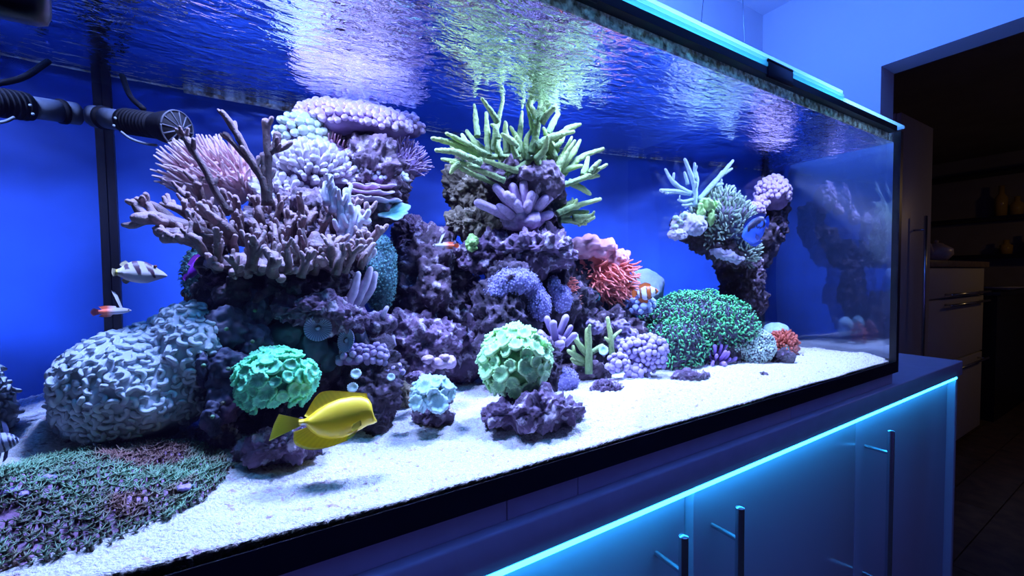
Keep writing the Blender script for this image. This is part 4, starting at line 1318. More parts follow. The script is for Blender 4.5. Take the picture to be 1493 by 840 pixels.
x_ = nrm(np.cross(ax, (0, 0, 1))); y_ = np.cross(ax, x_)
e = A + ax * L * 1.005
ring = tube([e + .024 * (x_ * cos(a) + y_ * sin(a)) for a in np.linspace(0, 2 * pi, 33)], [.0014] * 33, n=6, m=66, round_tip=False)
M_gr = mat('grille_grey', (.03, .033, .05), rough=.6)
obj('grille_ring', ring, M_gr, t)
for a in np.linspace(0, pi, 7)[:-1]:
    d = x_ * cos(a) + y_ * sin(a)
    obj('grille_bar', tube([e - d * .024, e + ax * .006, e + d * .024], [.0011] * 3, n=5, m=8, round_tip=False), M_gr, t)
obj('cable', tube([A + ax * L * .55 + y_ * 0 + np.array([0, 0, .02]), at(190, 140, .52), at(178, 110, .56)], [.0035] * 3, n=8, m=14, round_tip=False), M_pb, t)
obj('air_hose', tube(pts([(176, 192), (190, 202), (210, 209), (228, 212)], .47), [.0018] * 4, n=7, m=16), M_grey, t, label='thin pale hose')
for k, (a, b) in enumerate([(168, 172), (166, 183), (182, 177)]):
    P_, rr, uu, ww, sr, su = frame(a, b, .49)
    obj('screw_cap', joined([ball(k, 0, 2)], [aim(P_, -ww, sr * 2.4)]), mat('white_cap', (.7, .8, .85), rough=.4), t)
# floating grains in the water

# ================================================================== the dark kitchen beyond the opening
YK = .40
t = thing('tall_cabinet', 'tall dark kitchen cabinet with a long bar handle behind the opening', 'cabinet', (2.92, .75, 0))
obj('body', box(2.70, 3.16, YK + .022, YK + .60, 0, CH + .79), M_cab, t, smooth=False)
d = obj('door', box(2.702, 3.158, YK, YK + .020, .08, CH + .788, .002), M_cab, t)
h = tube([(2.90, YK - .045, .55), (2.90, YK - .045, CH + .285)], [.007, .007], n=14, m=2, round_tip=False)
for z in (CH + .215, .62):
    h.add(cyl((2.90, YK + .001, z), (2.90, YK - .045, z), .005, 10))
obj('handle', h, M_steel, d, label='long steel bar handle')
t = thing('drawer_unit', 'cream kitchen drawer unit with a wooden top and steel handles', 'drawers', (3.85, .8, 0))
YD = .44
obj('body', box(3.24, 4.46, YD + .022, YD + .62, .06, CH + .026), M_cab, t, smooth=False)
obj('worktop', box(3.22, 4.48, YD - .02, YD + .62, CH + .026, CH + .066, .004), M_top, t)
obj('kick_board', box(3.26, 4.44, YD + .05, YD + .07, 0, .06), M_black, t, smooth=False)
for z0, z1 in ((CH - .165, CH + .020), (CH - .575, CH - .175), (.07, CH - .585)):
    d = obj('drawer', box(3.245, 4.455, YD, YD + .020, z0, z1, .002), M_cab, t)
    zz = z1 - .035 if z0 < CH - .2 else z0 + .02
    h = tube([(3.55, YD - .04, zz), (4.40, YD - .04, zz)], [.008, .008], n=12, m=2, round_tip=False)
    for x in (3.60, 4.35):
        h.add(cyl((x, YD + .001, zz), (x, YD - .04, zz), .006, 8))
    obj('handle', h, M_steel, d)
M_cream = mat('cream_glaze', (.66, .54, .38), rough=.3)
def lathe(prof, c, n=24):
    a = np.arange(n) * 2 * pi / n
    V = np.vstack([np.stack([c[0] + r * np.cos(a), c[1] + r * np.sin(a), np.full(n, c[2] + z)], 1) for r, z in prof])
    b = np.arange(len(prof) - 1)[:, None] * n; j = np.arange(n)[None]
    return Sh(V, [np.stack([b + j, b + (j + 1) % n, b + n + (j + 1) % n, b + n + j], -1).reshape(-1, 4)])
zt = CH + .066
t = thing('teapot', 'round cream teapot with a looped handle on the drawer unit', 'teapot', (3.66, .50, zt))
obj('body', lathe([(.0, 0), (.05, .0), (.08, .04), (.078, .075), (.045, .10), (.0, .105)], (3.66, .50, zt)), M_cream, t)
obj('lid', lathe([(.042, .10), (.03, .112), (.010, .116), (.013, .128), (0, .135)], (3.66, .50, zt)), M_cream, t)
obj('spout', tube([(3.60, .50, zt + .04), (3.56, .50, zt + .07), (3.545, .50, zt + .10)], [.015, .012, .009], n=10), M_cream, t)
obj('handle', tube([(3.72, .50, zt + .085), (3.79, .50, zt + .095), (3.80, .50, zt + .05), (3.73, .50, zt + .03)], [.008] * 4, n=8, m=14), M_cream, t)
t = thing('pitcher', 'small yellow pitcher beside the round cream teapot', 'pitcher', (3.36, .52, zt))
M_yel = mat('yellow_glaze', (.68, .50, .12), rough=.35)
obj('body', lathe([(.0, 0), (.045, 0), (.05, .05), (.035, .12), (.045, .17), (.06, .19), (.05, .185), (.0, .1)], (3.36, .52, zt)), M_yel, t)
obj('handle', tube([(3.31, .52, zt + .15), (3.27, .52, zt + .12), (3.315, .52, zt + .05)], [.008] * 3, n=8, m=10), M_yel, t)
M_dk = mat('black_kitchen_front', (.012, .011, .012), rough=.4)
t = thing('kitchen_counter', 'black kitchen counter block in the dark at the far end', 'counter', (5.4, .7, 0))
obj('body', box(4.9, 6.2, .45, 1.25, 0, CH - .20), M_dk, t, smooth=False)
obj('worktop', box(4.88, 6.22, .43, 1.27, CH - .20, CH - .165, .004), M_dk, t)
M_dish = mat('white_dish', (.75, .72, .66), rough=.3)
tag(obj('dish', lathe([(0, 0), (.06, 0), (.14, .03), (.145, .035), (.05, .012), (0, .01)], (5.15, .50, CH - .165)), M_dish), 'shallow white dish on the black kitchen counter', 'dish')
t = thing('wall_shelf', 'dark open wall shelves holding glassware at the kitchen end', 'shelf', (6.2, .6, CH + .1))
for z in (.13, .50, .95):
    obj('shelf_board', box(6.05, 6.29, -.1, 1.28, CH + z, CH + z + .03), M_dk, t, smooth=False)
obj('side_board', box(6.05, 6.29, 1.25, 1.28, CH + .1, CH + 1.0), M_dk, t, smooth=False)
M_amb = mat('amber_glass', (.55, .36, .08), rough=.15)
for k, (y, z, h, lab) in enumerate([(.66, .53, .30, 'tall amber bottle on the upper wall shelf'), (.56, .53, .18, 'short amber jar on the upper wall shelf'), (.46, .16, .20, 'wide amber jar on the lower wall shelf'), (.62, .16, .14, 'small amber cup on the lower wall shelf')]):
    tag(obj('jar', lathe([(0, 0), (.04, 0), (.045, h * .6), (.02, h * .75), (.02, h), (0, h)], (6.16, y, CH + z)), M_amb), lab, 'jar')
# unseen warm lamp with a shade, added to brighten the kitchen
t = thing('added_kitchen_lamp', 'unseen warm lamp added to brighten the dark kitchen', 'lamp', (4.6, -.8, 1.85))
obj('shade', lathe([(.02, .12), (.05, .10), (.11, .0), (.105, .0), (.045, .095), (.0, .11)], (4.6, -.8, 1.85)), M_dk, t)
l = bpy.data.lights.new('added_kitchen_bulb', 'POINT'); l.energy = 3.2; l.color = (1.0, .62, .25); l.shadow_soft_size = .05
lo = bpy.data.objects.new('added_kitchen_bulb', l); COL.objects.link(lo); lo.parent = t; lo.location = (0, 0, -.02)

# ================================================================== low left tower: finger coral, grainy dome, fans, buttons
M_fing = mat('mauve_finger_flesh', (.16, .12, .22), (.56, .48, .64), rough=.5, nscale=120, namt=.2)
t = coral('finger_coral', 'mauve finger coral jutting out below the brown antler coral', 510, 450, .27)
for k, (P, r) in enumerate([([(505, 452), (515, 425), (522, 400)], [8, 7, 5]), ([(512, 450), (530, 420), (540, 393)], [8, 7, 5]), ([(500, 450), (504, 430), (506, 402)], [8, 7, 5]),
                            ([(492, 448), (482, 436), (476, 425)], [7, 7, 5]), ([(496, 452), (510, 436), (520, 425)], [7, 7, 6]), ([(515, 452), (540, 425), (547, 400)], [7, 6, 5]),
                            ([(488, 440), (472, 424), (467, 416)], [6, 6, 4]), ([(510, 452), (526, 430), (532, 410)], [7, 7, 5])]):
    obj('finger', branch_mesh([(p[0], p[1], .01 * (k % 3 - 1)) for p in P], r, .265, seed=430 + k, knob=.15, n=10, tint=(0, 1)), M_fing, t)
obj('foot', blob(505, 455, .28, 26, 14, .03, 4, .2, 2, 161), M_rockp, t)
t = coral('finger_coral', 'small grey-blue finger coral on a lumpy mauve foot', 560, 465, .30)
for k, (P, r) in enumerate([([(556, 465), (560, 456), (564, 449)], [5, 4, 3.5]), ([(575, 505), (572, 496), (573, 492)], [4, 4, 3.5]), ([(532, 510), (522, 480), (512, 460)], [9, 8, 5]), ([(535, 512), (530, 490), (526, 478)], [8, 6, 4])]):
    obj('finger', branch_mesh([(p[0], p[1], 0) for p in P], r, .27, seed=445 + k, knob=.15, n=10, tint=(0, 1)), M_fing, t)
obj('foot', blob(550, 472, .29, 30, 16, .03, 4, .2, 2, 162), M_rockp, t)

M_grain = mat('teal_grain_flesh', (.02, .10, .12), (.16, .42, .40), rough=.6)
def grainy(name, label, bodies, Y, m, body_m, size, n, seed, proto=None, gap=.0035, minup=-.7, part='grain', sub=4, up=.2, tvar=.35):
    t = coral(name, label, bodies[0][0], bodies[0][1] + bodies[0][3], Y)
    s = Sh([], [])
    for k, b in enumerate(bodies):
        s.add(blob(b[0], b[1], Y + (b[4] if len(b) > 4 else 0), b[2], b[3], b[5] if len(b) > 5 else None, sub, .12, 1.6, seed + k))
    obj('body', s, body_m, t)
    P, N = sample(s, n, seed, facing(minup, -.25))
    P, N = thin(P, N, gap)
    g_ = np.random.default_rng(seed)
    pr = proto or [ball(seed + k, .15, 1) for k in range(4)]
    mats = [aim(p, nn + g_.standard_normal(3) * .3 + np.array([0, 0, up]), size * (.7 + .6 * g_.random())) for p, nn in zip(P, N)]
    ta = list(np.clip(tvar * 1.6 * fbm(P * 45, seed, 3) + g_.uniform(-tvar, tvar, len(P)) * .6, -.9, .9))
    obj(part + 's', joined(pr, mats, ta), m, t, kind='stuff')
    return t
M_tealb = mat('teal_grain_body', (.015, .05, .07), (.03, .10, .12), rough=.8)
TUFT = [tuft(60 + k, 6, 1.0, .16, .8) for k in range(6)]
grainy('star_polyp_colony', 'grainy teal star polyp colony hanging down the tower side', [(551, 398, 27, 54, 0, .035)], .37, M_grain, M_tealb, .0036, 6000, 171, TUFT, .0040)
grainy('star_polyp_colony', 'dull green crust of star polyps behind the royal gramma', [(290, 402, 24, 34, 0, .03)], .41, M_grain, M_tealb, .0034, 3000, 172, TUFT, .0045)
t = coral('pale_antler_coral', 'little pale antler twig at the left end of the ledge', 325, 440, .26)
for k, (P, r) in enumerate([([(330, 446), (312, 420), (303, 402)], [5, 5, 4]), ([(345, 440), (330, 425), (318, 418)], [4, 4, 3])]):
    obj('branch', branch_mesh([(p[0], p[1], 0) for p in P], r, .255, seed=455 + k, knob=.2, n=8, nub=2), M_pant, t)

# small fans (ribbed discs)
M_fan = mat('ribbed_disc_flesh', (.10, .10, .22), (.34, .36, .58), rough=.55)
def fan(label, px, py, Y, rad, tx, tz, squash=1.0):
    t = coral('disc_coral', label, px, py + rad, Y)
    P, r, u, w, sr, su = frame(px, py, Y)
    n, k = 96, 7
    a = np.linspace(0, 2 * pi, n, endpoint=False)
    rib = np.where(np.arange(n) % 3 == 0, 1.0, 0.0)
    V, T = [], []
    d = nrm(-w + r * tx + u * tz); x = nrm(np.cross(u, d)); y = np.cross(d, x)
    for lay in (1, -1):
        for i in range(1, k + 1):
            f = i / k
            h = .25 * f * f * .9 + (.05 * rib if lay > 0 else -.06)
            c = P + f * sr * rad * (np.cos(a)[:, None] * x * squash + np.sin(a)[:, None] * y) + d * (h * sr * rad).reshape(-1, 1) if np.ndim(h) else P + f * sr * rad * (np.cos(a)[:, None] * x * squash + np.sin(a)[:, None] * y) + d * h * sr * rad
            V.append(c); T.append(rib * .9 + .1 * f)
    V = np.vstack(V); T = np.concatenate(T); m = k * n
    F = []
    for lay in (0, 1):
        b = np.arange(k - 1)[:, None] * n + lay * m; j = np.arange(n)[None]
        q = np.stack([b + j, b + n + j, b + n + (j + 1) % n, b + (j + 1) % n], -1).reshape(-1, 4)
        F.append(q if lay == 0 else q[:, ::-1])
    j = np.arange(n)
    F.append(np.stack([(k - 1) * n + j, m + (k - 1) * n + j, m + (k - 1) * n + (j + 1) % n, (k - 1) * n + (j + 1) % n], 1))
    obj('disc', Sh(V, F, T), M_fan, t)
    obj('mouth', joined([ball(3, .1, 2)], [aim(P + d * .001, d, (sr * rad * .17,) * 3)]), M_fan, t)
    obj('stalk', tube([P, P + w * .025], [sr * rad * .3, sr * rad * .35], n=10, m=3), M_stem, t)
fan('round ribbed disc coral with a pale mouth under the purple ledge', 463, 479, .205, 21, .15, .1)
fan('half-turned ribbed disc coral beside the lumpy finger coral', 506, 497, .205, 19, -.5, .25, .7)
M_btn = mat('pale_button_flesh', (.30, .42, .50), (.62, .78, .82), rough=.45)
for k, (a, b, r_, lab) in enumerate([(519, 545, 8, 'pale blue button polyp on the dark knobbly rock, highest of its cluster'), (514, 565, 8, 'grey button polyp low on the dark knobbly rock above the tang'),
                                     (570, 550, 6, 'bright white button polyp on the right edge of the dark knobbly rock')]):
    t = coral('button_polyp', lab, a, b, .18)
    P_, rr, uu, ww, sr, su = frame(a, b, .178)
    obj('disc', joined([trumpet_polyp(700 + k, .03, .1)], [aim(P_, -ww + uu * .3, sr * r_)]), M_btn, t)
    obj('stalk', tube([P_ + ww * .008, P_ + ww * .03], [sr * r_ * .35] * 2, n=8, m=3), M_stem, t)
M_soft = mat('mauve_soft_flesh', (.10, .07, .18), (.34, .26, .46), rough=.5, nscale=60, namt=.25)
bobbles('soft_coral', 'mauve lobed soft coral between the disc corals and the button polyps', [(520, 520, 26, 12), (548, 520, 16, 14), (572, 543, 14, 8)], .21, M_soft, M_lilacd, 5.5, 580, 1.5, .9)

# ================================================================== green staghorn
M_stag = mat('green_staghorn_flesh', (.10, .19, .06), (.50, .66, .22), rough=.5, nscale=300, namt=.2, bump=.6, bscale=420, spec=.4)
SG = [[(395, 260), (388, 190), (381, 125)], [(440, 340), (436, 250), (432, 160)], [(455, 320), (480, 200), (508, 80)], [(478, 195), (450, 150), (415, 100)], [(565, 330), (575, 240), (583, 155)],
      [(620, 330), (645, 200), (585, 68)], [(690, 400), (640, 270), (605, 130)], [(640, 210), (660, 130), (680, 62)], [(655, 190), (690, 120), (735, 76)], [(665, 200), (690, 165), (718, 136)],
      [(690, 250), (720, 190), (748, 148)], [(720, 270), (780, 225), (828, 207)], [(725, 350), (700, 290), (675, 226)], [(690, 450), (740, 370), (792, 262)], [(700, 450), (790, 340), (828, 276)],
      [(720, 460), (820, 355), (925, 310)], [(740, 470), (850, 430), (940, 377)], [(780, 450), (830, 475), (870, 500)], [(730, 410), (790, 390), (835, 382)], [(840, 425), (852, 390), (862, 347)],
      [(870, 415), (890, 385), (912, 362)], [(850, 430), (880, 425), (906, 424)], [(430, 345), (510, 342), (580, 346)], [(450, 340), (390, 290), (350, 236)], [(430, 335), (340, 285), (265, 246)],
      [(420, 340), (300, 290), (205, 266)], [(410, 370), (300, 325), (220, 316)], [(400, 395), (330, 370), (246, 354)], [(320, 372), (295, 390), (282, 412)], [(345, 350), (310, 320), (285, 298)],
      [(380, 330), (350, 290), (330, 252)], [(600, 350), (570, 280), (535, 220)], [(520, 330), (515, 260), (512, 200)], [(610, 360), (600, 280), (622, 230)], [(660, 380), (640, 340), (640, 290)],
      [(690, 330), (740, 290), (765, 245)], [(640, 300), (710, 260), (800, 238)], [(480, 270), (470, 220), (455, 210)], [(560, 300), (530, 270), (500, 250)], [(700, 420), (760, 330), (775, 295)],
      [(560, 350), (545, 300), (560, 260)], [(700, 380), (705, 320), (720, 250)], [(640, 360), (680, 310), (690, 260)], [(500, 350), (480, 300), (490, 255)]]
t = coral('staghorn_coral', 'large green staghorn coral with pale branch tips near the water surface', 760, 285, .44)
g = np.random.default_rng(31)
ST_OFF = {}
for k, B in enumerate(SG):
    dy = g.uniform(-.04, .045)
    P = [(560 + x / 2.8975, 110 + y / 2.8975, dy * (.4 + .6 * i / 2)) for i, (x, y) in enumerate(B)]
    r0 = g.uniform(4.4, 5.6)
    obj('branch', branch_mesh(P, [r0, r0 * .92, r0 * .52], .355, seed=600 + k, knob=.22, n=12, tint=(0, .9), kfreq=2.2, dens=.42), M_stag, t)
for k in range(26):
    a_ = g.uniform(-1.25, 1.25); ln = g.uniform(30, 70)
    bx, by = 762 + g.uniform(-45, 45), 258 + g.uniform(-8, 12)
    tx, ty = bx + sin(a_) * ln * 1.1, by - cos(a_) * ln
    dy = g.uniform(-.01, .06)
    r0 = g.uniform(4.2, 5.2)
    obj('branch', branch_mesh([(bx, by, dy), ((bx + tx) / 2 + g.uniform(-4, 4), (by + ty) / 2, dy), (tx, max(ty, 175), dy + g.uniform(-.02, .03))], [r0, r0 * .9, r0 * .55], .36, seed=1600 + k, knob=.22, n=10, tint=(0, .8), kfreq=2.2, dens=.5), M_stag, t)
obj('foot', blob(762, 258, .39, 62, 24, .05, 5, .25, 2, 181, .2), M_rock, t)
t = coral('staghorn_coral', 'lower green staghorn tuft below the right side of the big one', 820, 325, .44)
for k, B in enumerate([[(730, 585), (800, 555), (912, 523)], [(740, 600), (800, 580), (860, 577)], [(740, 600), (830, 620), (885, 600)], [(800, 600), (840, 600), (880, 590)], [(740, 610), (800, 615), (850, 628)], [(750, 570), (780, 545), (800, 530)]]):
    P = [(560 + x / 2.8975, 110 + y / 2.8975, .01 * (k % 3)) for x, y in B]
    obj('branch', branch_mesh(P, [5, 4.5, 3], .38, seed=660 + k, knob=.22, n=10, nub=2, kfreq=2.2, dens=.45, tint=(0, .8)), M_stag, t)
obj('foot', blob(814, 345, .44, 7, 26, .02, 3, .3, 2, 182), M_rockd, t)

M_stub = mat('stubby_purple_flesh', (.20, .12, .26), (.58, .44, .66), rough=.6, nscale=200, namt=.2, bump=.4, bscale=500)
t = coral('stubby_coral', 'stubby purple finger coral below the green staghorn', 755, 330, .37)
for k, (x, y) in enumerate([(398, 540), (475, 475), (545, 472), (590, 458), (650, 482), (712, 502), (700, 588), (488, 558), (540, 515), (622, 505), (520, 505), (680, 520), (560, 540), (610, 540)]):
    P = [(560 + 590 / 2.8975 + (x - 590) * .05, 110 + 610 / 2.8975, .01), (560 + (590 + (x - 590) * .55) / 2.8975, 110 + (600 * .45 + y * .55 + 10) / 2.8975, -.01), (560 + x / 2.8975, 110 + y / 2.8975, -.015 - .012 * (k > 7))]
    obj('finger', branch_mesh(P, [9, 7, 6.2], .375, seed=680 + k, knob=.1, n=12, tint=(0, 1)), M_stub, t)
obj('foot', blob(760, 322, .38, 34, 16, .03, 4, .15, 2, 183), M_stub, t)
M_lime = mat('lime_crust', (.16, .34, .08), (.36, .62, .18), rough=.7, nscale=80, namt=.4, bump=.6)
t_ = blob(688, 354, .375, 9, 12, .012, 4, .25, 2, 184)
o = obj('encrusting_coral', t_, M_lime); tag(o, 'small lime green crust on the rock beside the firefish', 'coral')
t_ = blob(735, 262, .40, 6, 7, .01, 3, .25, 2, 185)
o = obj('encrusting_coral', t_, M_lime); tag(o, 'tiny bright green crust in the fork of the green staghorn', 'coral')

# ================================================================== lavender soft corals
M_xen = mat('lavender_polyp', (.20, .17, .42), (.52, .50, .86), rough=.55)
M_xenb = mat('lavender_body', (.10, .09, .24), (.22, .20, .44), rough=.7)
SMALL = [tuft(80 + k, 6, .8, .25, .75, .3) for k in range(6)]
grainy('lavender_soft_coral', 'lavender fluffy soft coral hanging under the pale rock shelf', [(748, 412, 36, 20, 0, .035), (725, 425, 18, 14, -.005), (770, 425, 22, 16, .005)], .335, M_xen, M_xenb, .0040, 6000, 191, SMALL, .0042, part='polyp')
grainy('lavender_soft_coral', 'drooping lavender soft coral beside the large green trumpet coral', [(786, 446, 16, 25, 0, .02)], .325, M_xen, M_xenb, .0038, 2500, 192, SMALL, .0042, part='polyp')
grainy('lavender_soft_coral', 'lavender soft coral tuft next to the short red tentacles', [(819, 436, 13, 20, 0, .018), (808, 418, 8, 14, .01)], .355, M_xen, M_xenb, .0038, 2500, 193, SMALL, .0042, part='polyp')
grainy('lavender_soft_coral', 'faint blue soft coral on the sand right of the large green trumpet', [(826, 556, 17, 18, 0, .02)], .27, M_xen, M_xenb, .0036, 2000, 194, SMALL, .0042, part='polyp')
bobbles('finger_sponge', 'dark grey-blue finger sponges beside the large green trumpet coral', [(812, 500, 14, 14)], .27, M_soft, M_lilacd, 4.5, 600, 1.9, tall=4.5, minup=-.1, part='finger')

# ================================================================== orange anemone
M_anem = mat('orange_tentacle', (.42, .06, .05), (.86, .26, .20), rough=.42, spec=.5)
M_anpk = mat('rosy_oral_disc', (.42, .14, .22), (.78, .44, .52), rough=.5, nscale=50, namt=.25)
t = coral('sea_anemone', 'orange-red sea anemone with long streaming tentacles under a rosy fold', 875, 440, .45, 'anemone')
body = blob(872, 400, .46, 46, 42, .05, 4, .15, 1.6, 201)
obj('column', body, M_anem, t)
fold = blob(860, 362, .44, 42, 17, .04, 4, .22, 2.2, 202, .12, 4)
fold.add(blob(893, 376, .43, 26, 14, .03, 4, .22, 2.2, 203, .12, 4))
obj('folded_mantle', fold, M_anpk, t, label='rosy pleated fold')
P, N = sample(body, 3500, 8, facing(-.9, -.1)); P, N = thin(P, N, .0064)
_k = P[:, 2] < at(872, 384, .44)[2]; P, N = P[_k], N[_k]
fr = frame(872, 400, .46)
mats = []
for p, n in zip(P, N):
    side = (p - fr[0]) @ fr[1]
    d = n * .9 + fr[1] * (.5 + 6 * side) - np.array([0, 0, .45]) + rng.standard_normal(3) * .35
    mats.append(aim(p, d, .0021 * (.8 + .5 * rng.random())))
spread(t, 'tentacle', [finger(970 + k, 13, .8, 6, 8, .6, .05) for k in range(10)], mats, M_anem, 300, 'tentacles')
t = coral('sea_anemone', 'short red comb of tentacles beside the lavender tuft', 835, 450, .38, 'anemone')
core = blob(828, 432, .385, 12, 26, .02, 4, .1, 1.5, 204)
obj('column', core, M_anem, t)
P, N = sample(core, 900, 9, facing(-.8, -.2)); P, N = thin(P, N, .0052)
mats = [aim(p, n * .4 + fr[1] * 1.1 + rng.standard_normal(3) * .15, .0014 * (.8 + .4 * rng.random())) for p, n in zip(P, N)]
spread(t, 'tentacle', [finger(990 + k, 9, .3, 5, 5, .6, .05) for k in range(6)], mats, M_anem, 300)
M_turq = mat('turquoise_crust', (.03, .26, .26), (.10, .50, .46), rough=.6, nscale=80, namt=.3)
o = obj('encrusting_coral', blob(862, 432, .42, 12, 12, .012, 4, .25, 2, 205), M_turq); tag(o, 'turquoise crust under the orange sea anemone', 'coral')
M_zob = mat('blue_zoanthid', (.10, .16, .40), (.42, .52, .82), rough=.5)
o_ = bobbles('button_polyp_colony', 'pale blue button polyps below the clownfish', [(932, 446, 20, 14)], .40, M_zob, M_xenb, 4.5, 610, 1.6, .7, part='polyp')
o = obj('dome_coral', blob(942, 420, .50, 28, 28, .03, 4, .08, 1.6, 206), mat('pale_blue_dome', (.22, .34, .52), (.50, .62, .76), rough=.6, nscale=80, namt=.2, bump=.5)); tag(o, 'smooth pale blue dome coral behind the clownfish', 'coral')

# ================================================================== little green staghorns, purple cauliflower
t = coral('staghorn_coral', 'small green staghorn coral on the sand with thick dark arms', 858, 545, .30)
for k, (P, r) in enumerate([([(859, 545), (858, 510), (857, 482)], [6, 5.5, 4.5]), ([(858, 520), (846, 505), (838, 494)], [5, 4.5, 3]), ([(855, 528), (838, 518), (829, 512)], [5, 4.5, 3]), ([(860, 515), (872, 508), (878, 504)], [4, 4, 3]), ([(857, 532), (840, 528), (834, 524)], [4, 4, 3])]):
    obj('branch', branch_mesh([(p[0], p[1], .005 * k) for p in P], r, .295, seed=720 + k, knob=.15, n=9, nub=1, tint=(0, .5)), M_stag, t)
t = coral('staghorn_coral', 'slim pale-tipped green staghorn twig beside the purple cauliflower coral', 893, 518, .30)
for k, (P, r) in enumerate([([(893, 520), (890, 490), (886, 464)], [4.5, 4, 2.6]), ([(892, 496), (898, 488), (905, 482)], [3, 3, 2]), ([(891, 500), (886, 496), (883, 493)], [3, 3, 2])]):
    obj('branch', branch_mesh([(p[0], p[1], 0) for p in P], r, .30, seed=730 + k, knob=.15, n=9, tint=(.1, 1)), M_stag, t)
t = coral('button_polyp', 'single glowing green button polyp between the little staghorns', 880, 512, .29)
P_, rr, uu, ww, sr, su = frame(880, 511, .285)
obj('disc', joined([trumpet_polyp(711, .03, .1)], [aim(P_, -ww + uu * .3, sr * 7)]), M_tb, t)
obj('stalk', tube([P_ + ww * .008, P_ + ww * .03 - uu * .01], [sr * 2.5] * 2, n=8, m=3), M_stem, t)
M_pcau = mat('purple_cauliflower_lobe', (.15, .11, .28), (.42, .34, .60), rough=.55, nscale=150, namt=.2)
bobbles('cauliflower_coral', 'purple cauliflower coral with lumpy heads standing on the sand', [(948, 515, 24, 24, 0, .03), (917, 507, 13, 12, .01), (900, 530, 14, 11, -.01), (930, 545, 16, 14, .0)], .275, M_pcau, M_stem, 4.6, 620, 1.4, .9, minup=-.8)
for a, b, c in [(900, 545, 568), (920, 530, 565), (942, 535, 566)]:
    pass
t = coral('soft_coral', 'bluish soft coral clump behind the little staghorns', 905, 490, .37)
for k, (a, b, w_, h_) in enumerate([(868, 478, 12, 10), (905, 475, 13, 9), (920, 488, 12, 9), (845, 540, 12, 12), (900, 498, 10, 10), (862, 472, 8, 6)]):
    obj('lobe', blob(a, b, .36, w_, h_, .012, 3, .25, 2, 630 + k, .15), M_soft, t)

# ================================================================== far reef: frogspawn, domes, arch corals
M_frog = mat('frogspawn_flesh', (.030, .018, .055), (.12, .66, .22), rough=.4, spec=.5)
M_frogb = mat('frogspawn_body', (.03, .025, .06), (.07, .06, .10), rough=.8)
HOOK = [hook(100 + k) for k in range(8)]
grainy('frogspawn_coral', 'broad green frogspawn coral mound on the far reef base', [(1020, 478, 88, 48, 0, .085), (985, 505, 48, 38, -.03, .05)], .38, M_frog, M_frogb, .0046, 14000, 211, HOOK, .0056, -.5, part='tentacle', tvar=.5)
M_ptube = mat('violet_tube_flesh', (.12, .05, .26), (.36, .22, .60), rough=.5)
bobbles('tube_anemone', 'violet tube anemone under the front of the frogspawn coral', [(1042, 530, 17, 20)], .31, M_ptube, M_frogb, 2.6, 640, 2.2, tall=6, part='tentacle', minup=-.9)
M_pgd = mat('pale_green_grain', (.22, .32, .30), (.60, .78, .62), rough=.55)
grainy('stalked_dome_coral', 'pale green grainy dome coral on a dark stalk', [(1100, 505, 32, 27, 0, .04), (1075, 500, 18, 18, .02)], .285, M_pgd, M_frogb, .0030, 6000, 221, None, .0048, tvar=.7)
st = COL.objects[-1]
o = obj('rock_stalk', tube(pts([(1082, 552), (1080, 535), (1090, 515)], .30), [.022, .015, .02], n=14, m=10, knob=.3, seed=4), M_rockd); tag(o, 'dark rock stalk holding the pale green grainy dome', 'rock')
M_redz = mat('brick_red_flesh', (.22, .03, .02), (.46, .10, .06), rough=.5)
t = grainy('sea_anemone', 'small brick red anemone with a teal centre at the reef end', [(1143, 505, 18, 18, 0, .025)], .35, M_redz, M_redz, .0046, 1500, 231, [finger(1000 + k, 2.5, .6, 5, 4, .7, .1) for k in range(5)], .005, part='tentacle', tvar=.3)
t['category'] = 'anemone'
obj('centre', blob(1146, 511, .327, 5, 9, .008, 3, .1, 2, 232), M_turq, t)
o = obj('dome_coral', blob(1131, 486, .40, 21, 16, .03, 4, .06, 1.6, 233), mat('pale_teal_dome', (.20, .38, .48), (.42, .60, .66), rough=.6, nscale=120, namt=.2, bump=.4)); tag(o, 'smooth pale teal dome coral behind the brick red anemone', 'coral')

M_pstag = mat('ice_staghorn_flesh', (.20, .36, .40), (.62, .80, .80), rough=.5, nscale=200, namt=.2, bump=.4, bscale=420)
t = coral('staghorn_coral', 'ice blue staghorn coral with few long arms on top of the far arch', 1015, 300, .42)
def q2(L): return [(960 + x / 4.665, 220 + y / 4.665, 0) for x, y in L]
for k, (B, r) in enumerate([([(245, 380), (245, 250), (215, 150), (180, 60)], [4.5, 4, 3.6, 2.2]), ([(240, 200), (248, 140), (246, 88)], [3.5, 3, 2]), ([(250, 280), (262, 210), (258, 150)], [3, 3, 2]),
                            ([(220, 290), (150, 255), (90, 200), (48, 128)], [4, 3.6, 3.2, 2]), ([(215, 290), (120, 275), (15, 268)], [3.6, 3.2, 2.2]), ([(120, 280), (80, 282), (45, 286)], [3, 2.6, 2]),
                            ([(270, 340), (350, 250), (430, 160), (505, 68)], [4.5, 4, 3.6, 2.2]), ([(360, 240), (405, 185), (432, 142)], [3, 3, 2]), ([(380, 240), (410, 230), (435, 225)], [3, 3, 2]), ([(440, 160), (470, 140), (500, 122)], [2.6, 2.4, 1.8]),
                            ([(420, 290), (470, 265), (512, 240)], [3.4, 3, 2]), ([(240, 330), (180, 345), (135, 335)], [3, 2.5, 1.8]), ([(225, 360), (195, 370), (165, 368)], [2.6, 2.2, 1.8]), ([(200, 230), (190, 190), (178, 150)], [3, 2.6, 2])]):
    obj('branch', branch_mesh(q2(B), r, .41, seed=740 + k, knob=.18, n=9, nub=1, tint=(.1, 1)), M_pstag, t)
M_arch = mat('cream_green_finger', (.10, .17, .15), (.52, .66, .48), rough=.55)
M_arch2 = mat('lilac_finger', (.22, .20, .34), (.62, .60, .78), rough=.55)
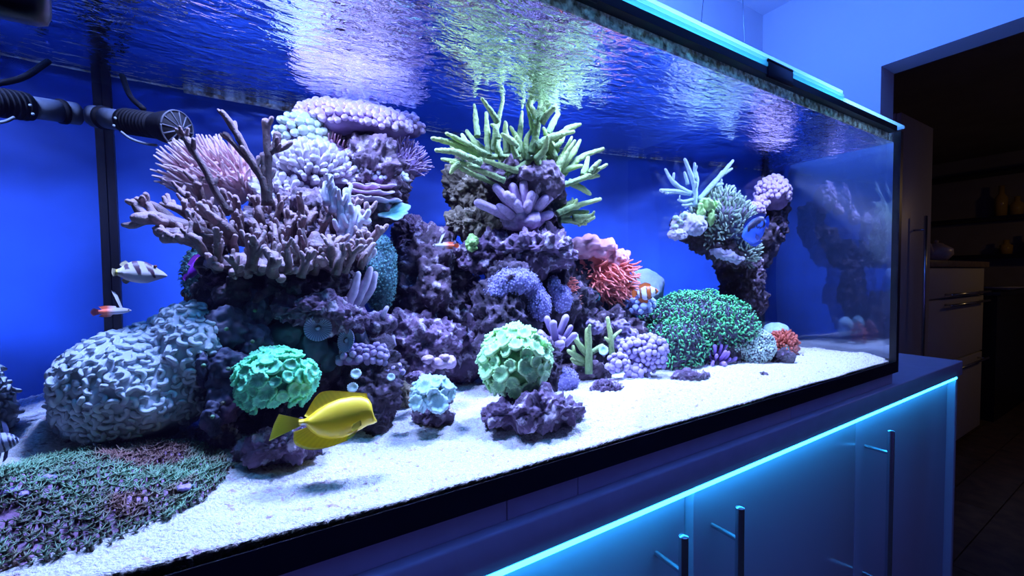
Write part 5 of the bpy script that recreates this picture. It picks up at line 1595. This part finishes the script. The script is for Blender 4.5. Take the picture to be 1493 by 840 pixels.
t = coral('bush_coral', 'dense cream-green bush coral of short fingers on the far arch', 1055, 350, .40)
core = blob(1052, 322, .42, 46, 38, .06, 4, .15, 1.8, 241)
core.add(blob(1080, 362, .405, 27, 26, .04, 4, .15, 1.8, 242))
obj('body', core, M_frogb, t)
P, N = sample(core, 6000, 11, facing(-.7, -.2)); P, N = thin(P, N, .0068)
mats = [aim(p, n + np.array([.15, 0, .5]) + rng.standard_normal(3) * .3, .0026 * (.7 + .5 * rng.random())) for p, n in zip(P, N)]
spread(t, 'finger', [finger(1100 + k, 5.5, .4, 6, 5, .7, .2) for k in range(8)], mats, M_arch, 300, 'fingers')
t = coral('encrusting_coral', 'pale lilac crust with green nubs along the arch tip', 1000, 350, .40)
s = blob(1005, 328, .40, 26, 15, .03, 4, .25, 2.2, 243, .2)
s.add(blob(988, 342, .395, 14, 8, .02, 4, .25, 2.2, 244, .2)); s.add(blob(1060, 372, .385, 26, 7, .02, 4, .3, 2.4, 245, .2, roll=-.3))
obj('crust', s, M_arch2, t)
for k, (a, b) in enumerate([(985, 318), (992, 324), (984, 330), (997, 314)]):
    obj('nub', blob(a, b, .392, 5, 4, .006, 2, .2, 2, 246 + k), M_arch, t)
t = coral('encrusting_coral', 'yellow-green leafy coral at the foot of the ice blue staghorn', 1030, 300, .39)
for k, (a, b, w_, h_) in enumerate([(1030, 298, 12, 9), (1022, 310, 6, 14), (1037, 318, 6, 12), (1044, 300, 8, 8)]):
    obj('leaf', blob(a, b, .385, w_, h_, .008, 3, .25, 2, 250 + k), M_lime, t)
bobbles('cauliflower_coral', 'lilac cauliflower coral at the far right top of the arch', [(1128, 283, 25, 24, 0, .035), (1110, 298, 12, 8, -.01)], .47, M_lilac, M_lilacd, 3.6, 650, 1.45, .9)
bobbles('cauliflower_coral', 'pinkish cauliflower coral peeking over the blue tang', [(1098, 308, 17, 10)], .43, M_lilac, M_lilacd, 2.8, 660, 1.5, .9)
rock('dim rock pillar under the far lilac cauliflower coral', 1128, 322, .50, 22, 34, M_rockd, seed=37, dep=.04, extra=[(1110, 356, .49, 24, 34)])
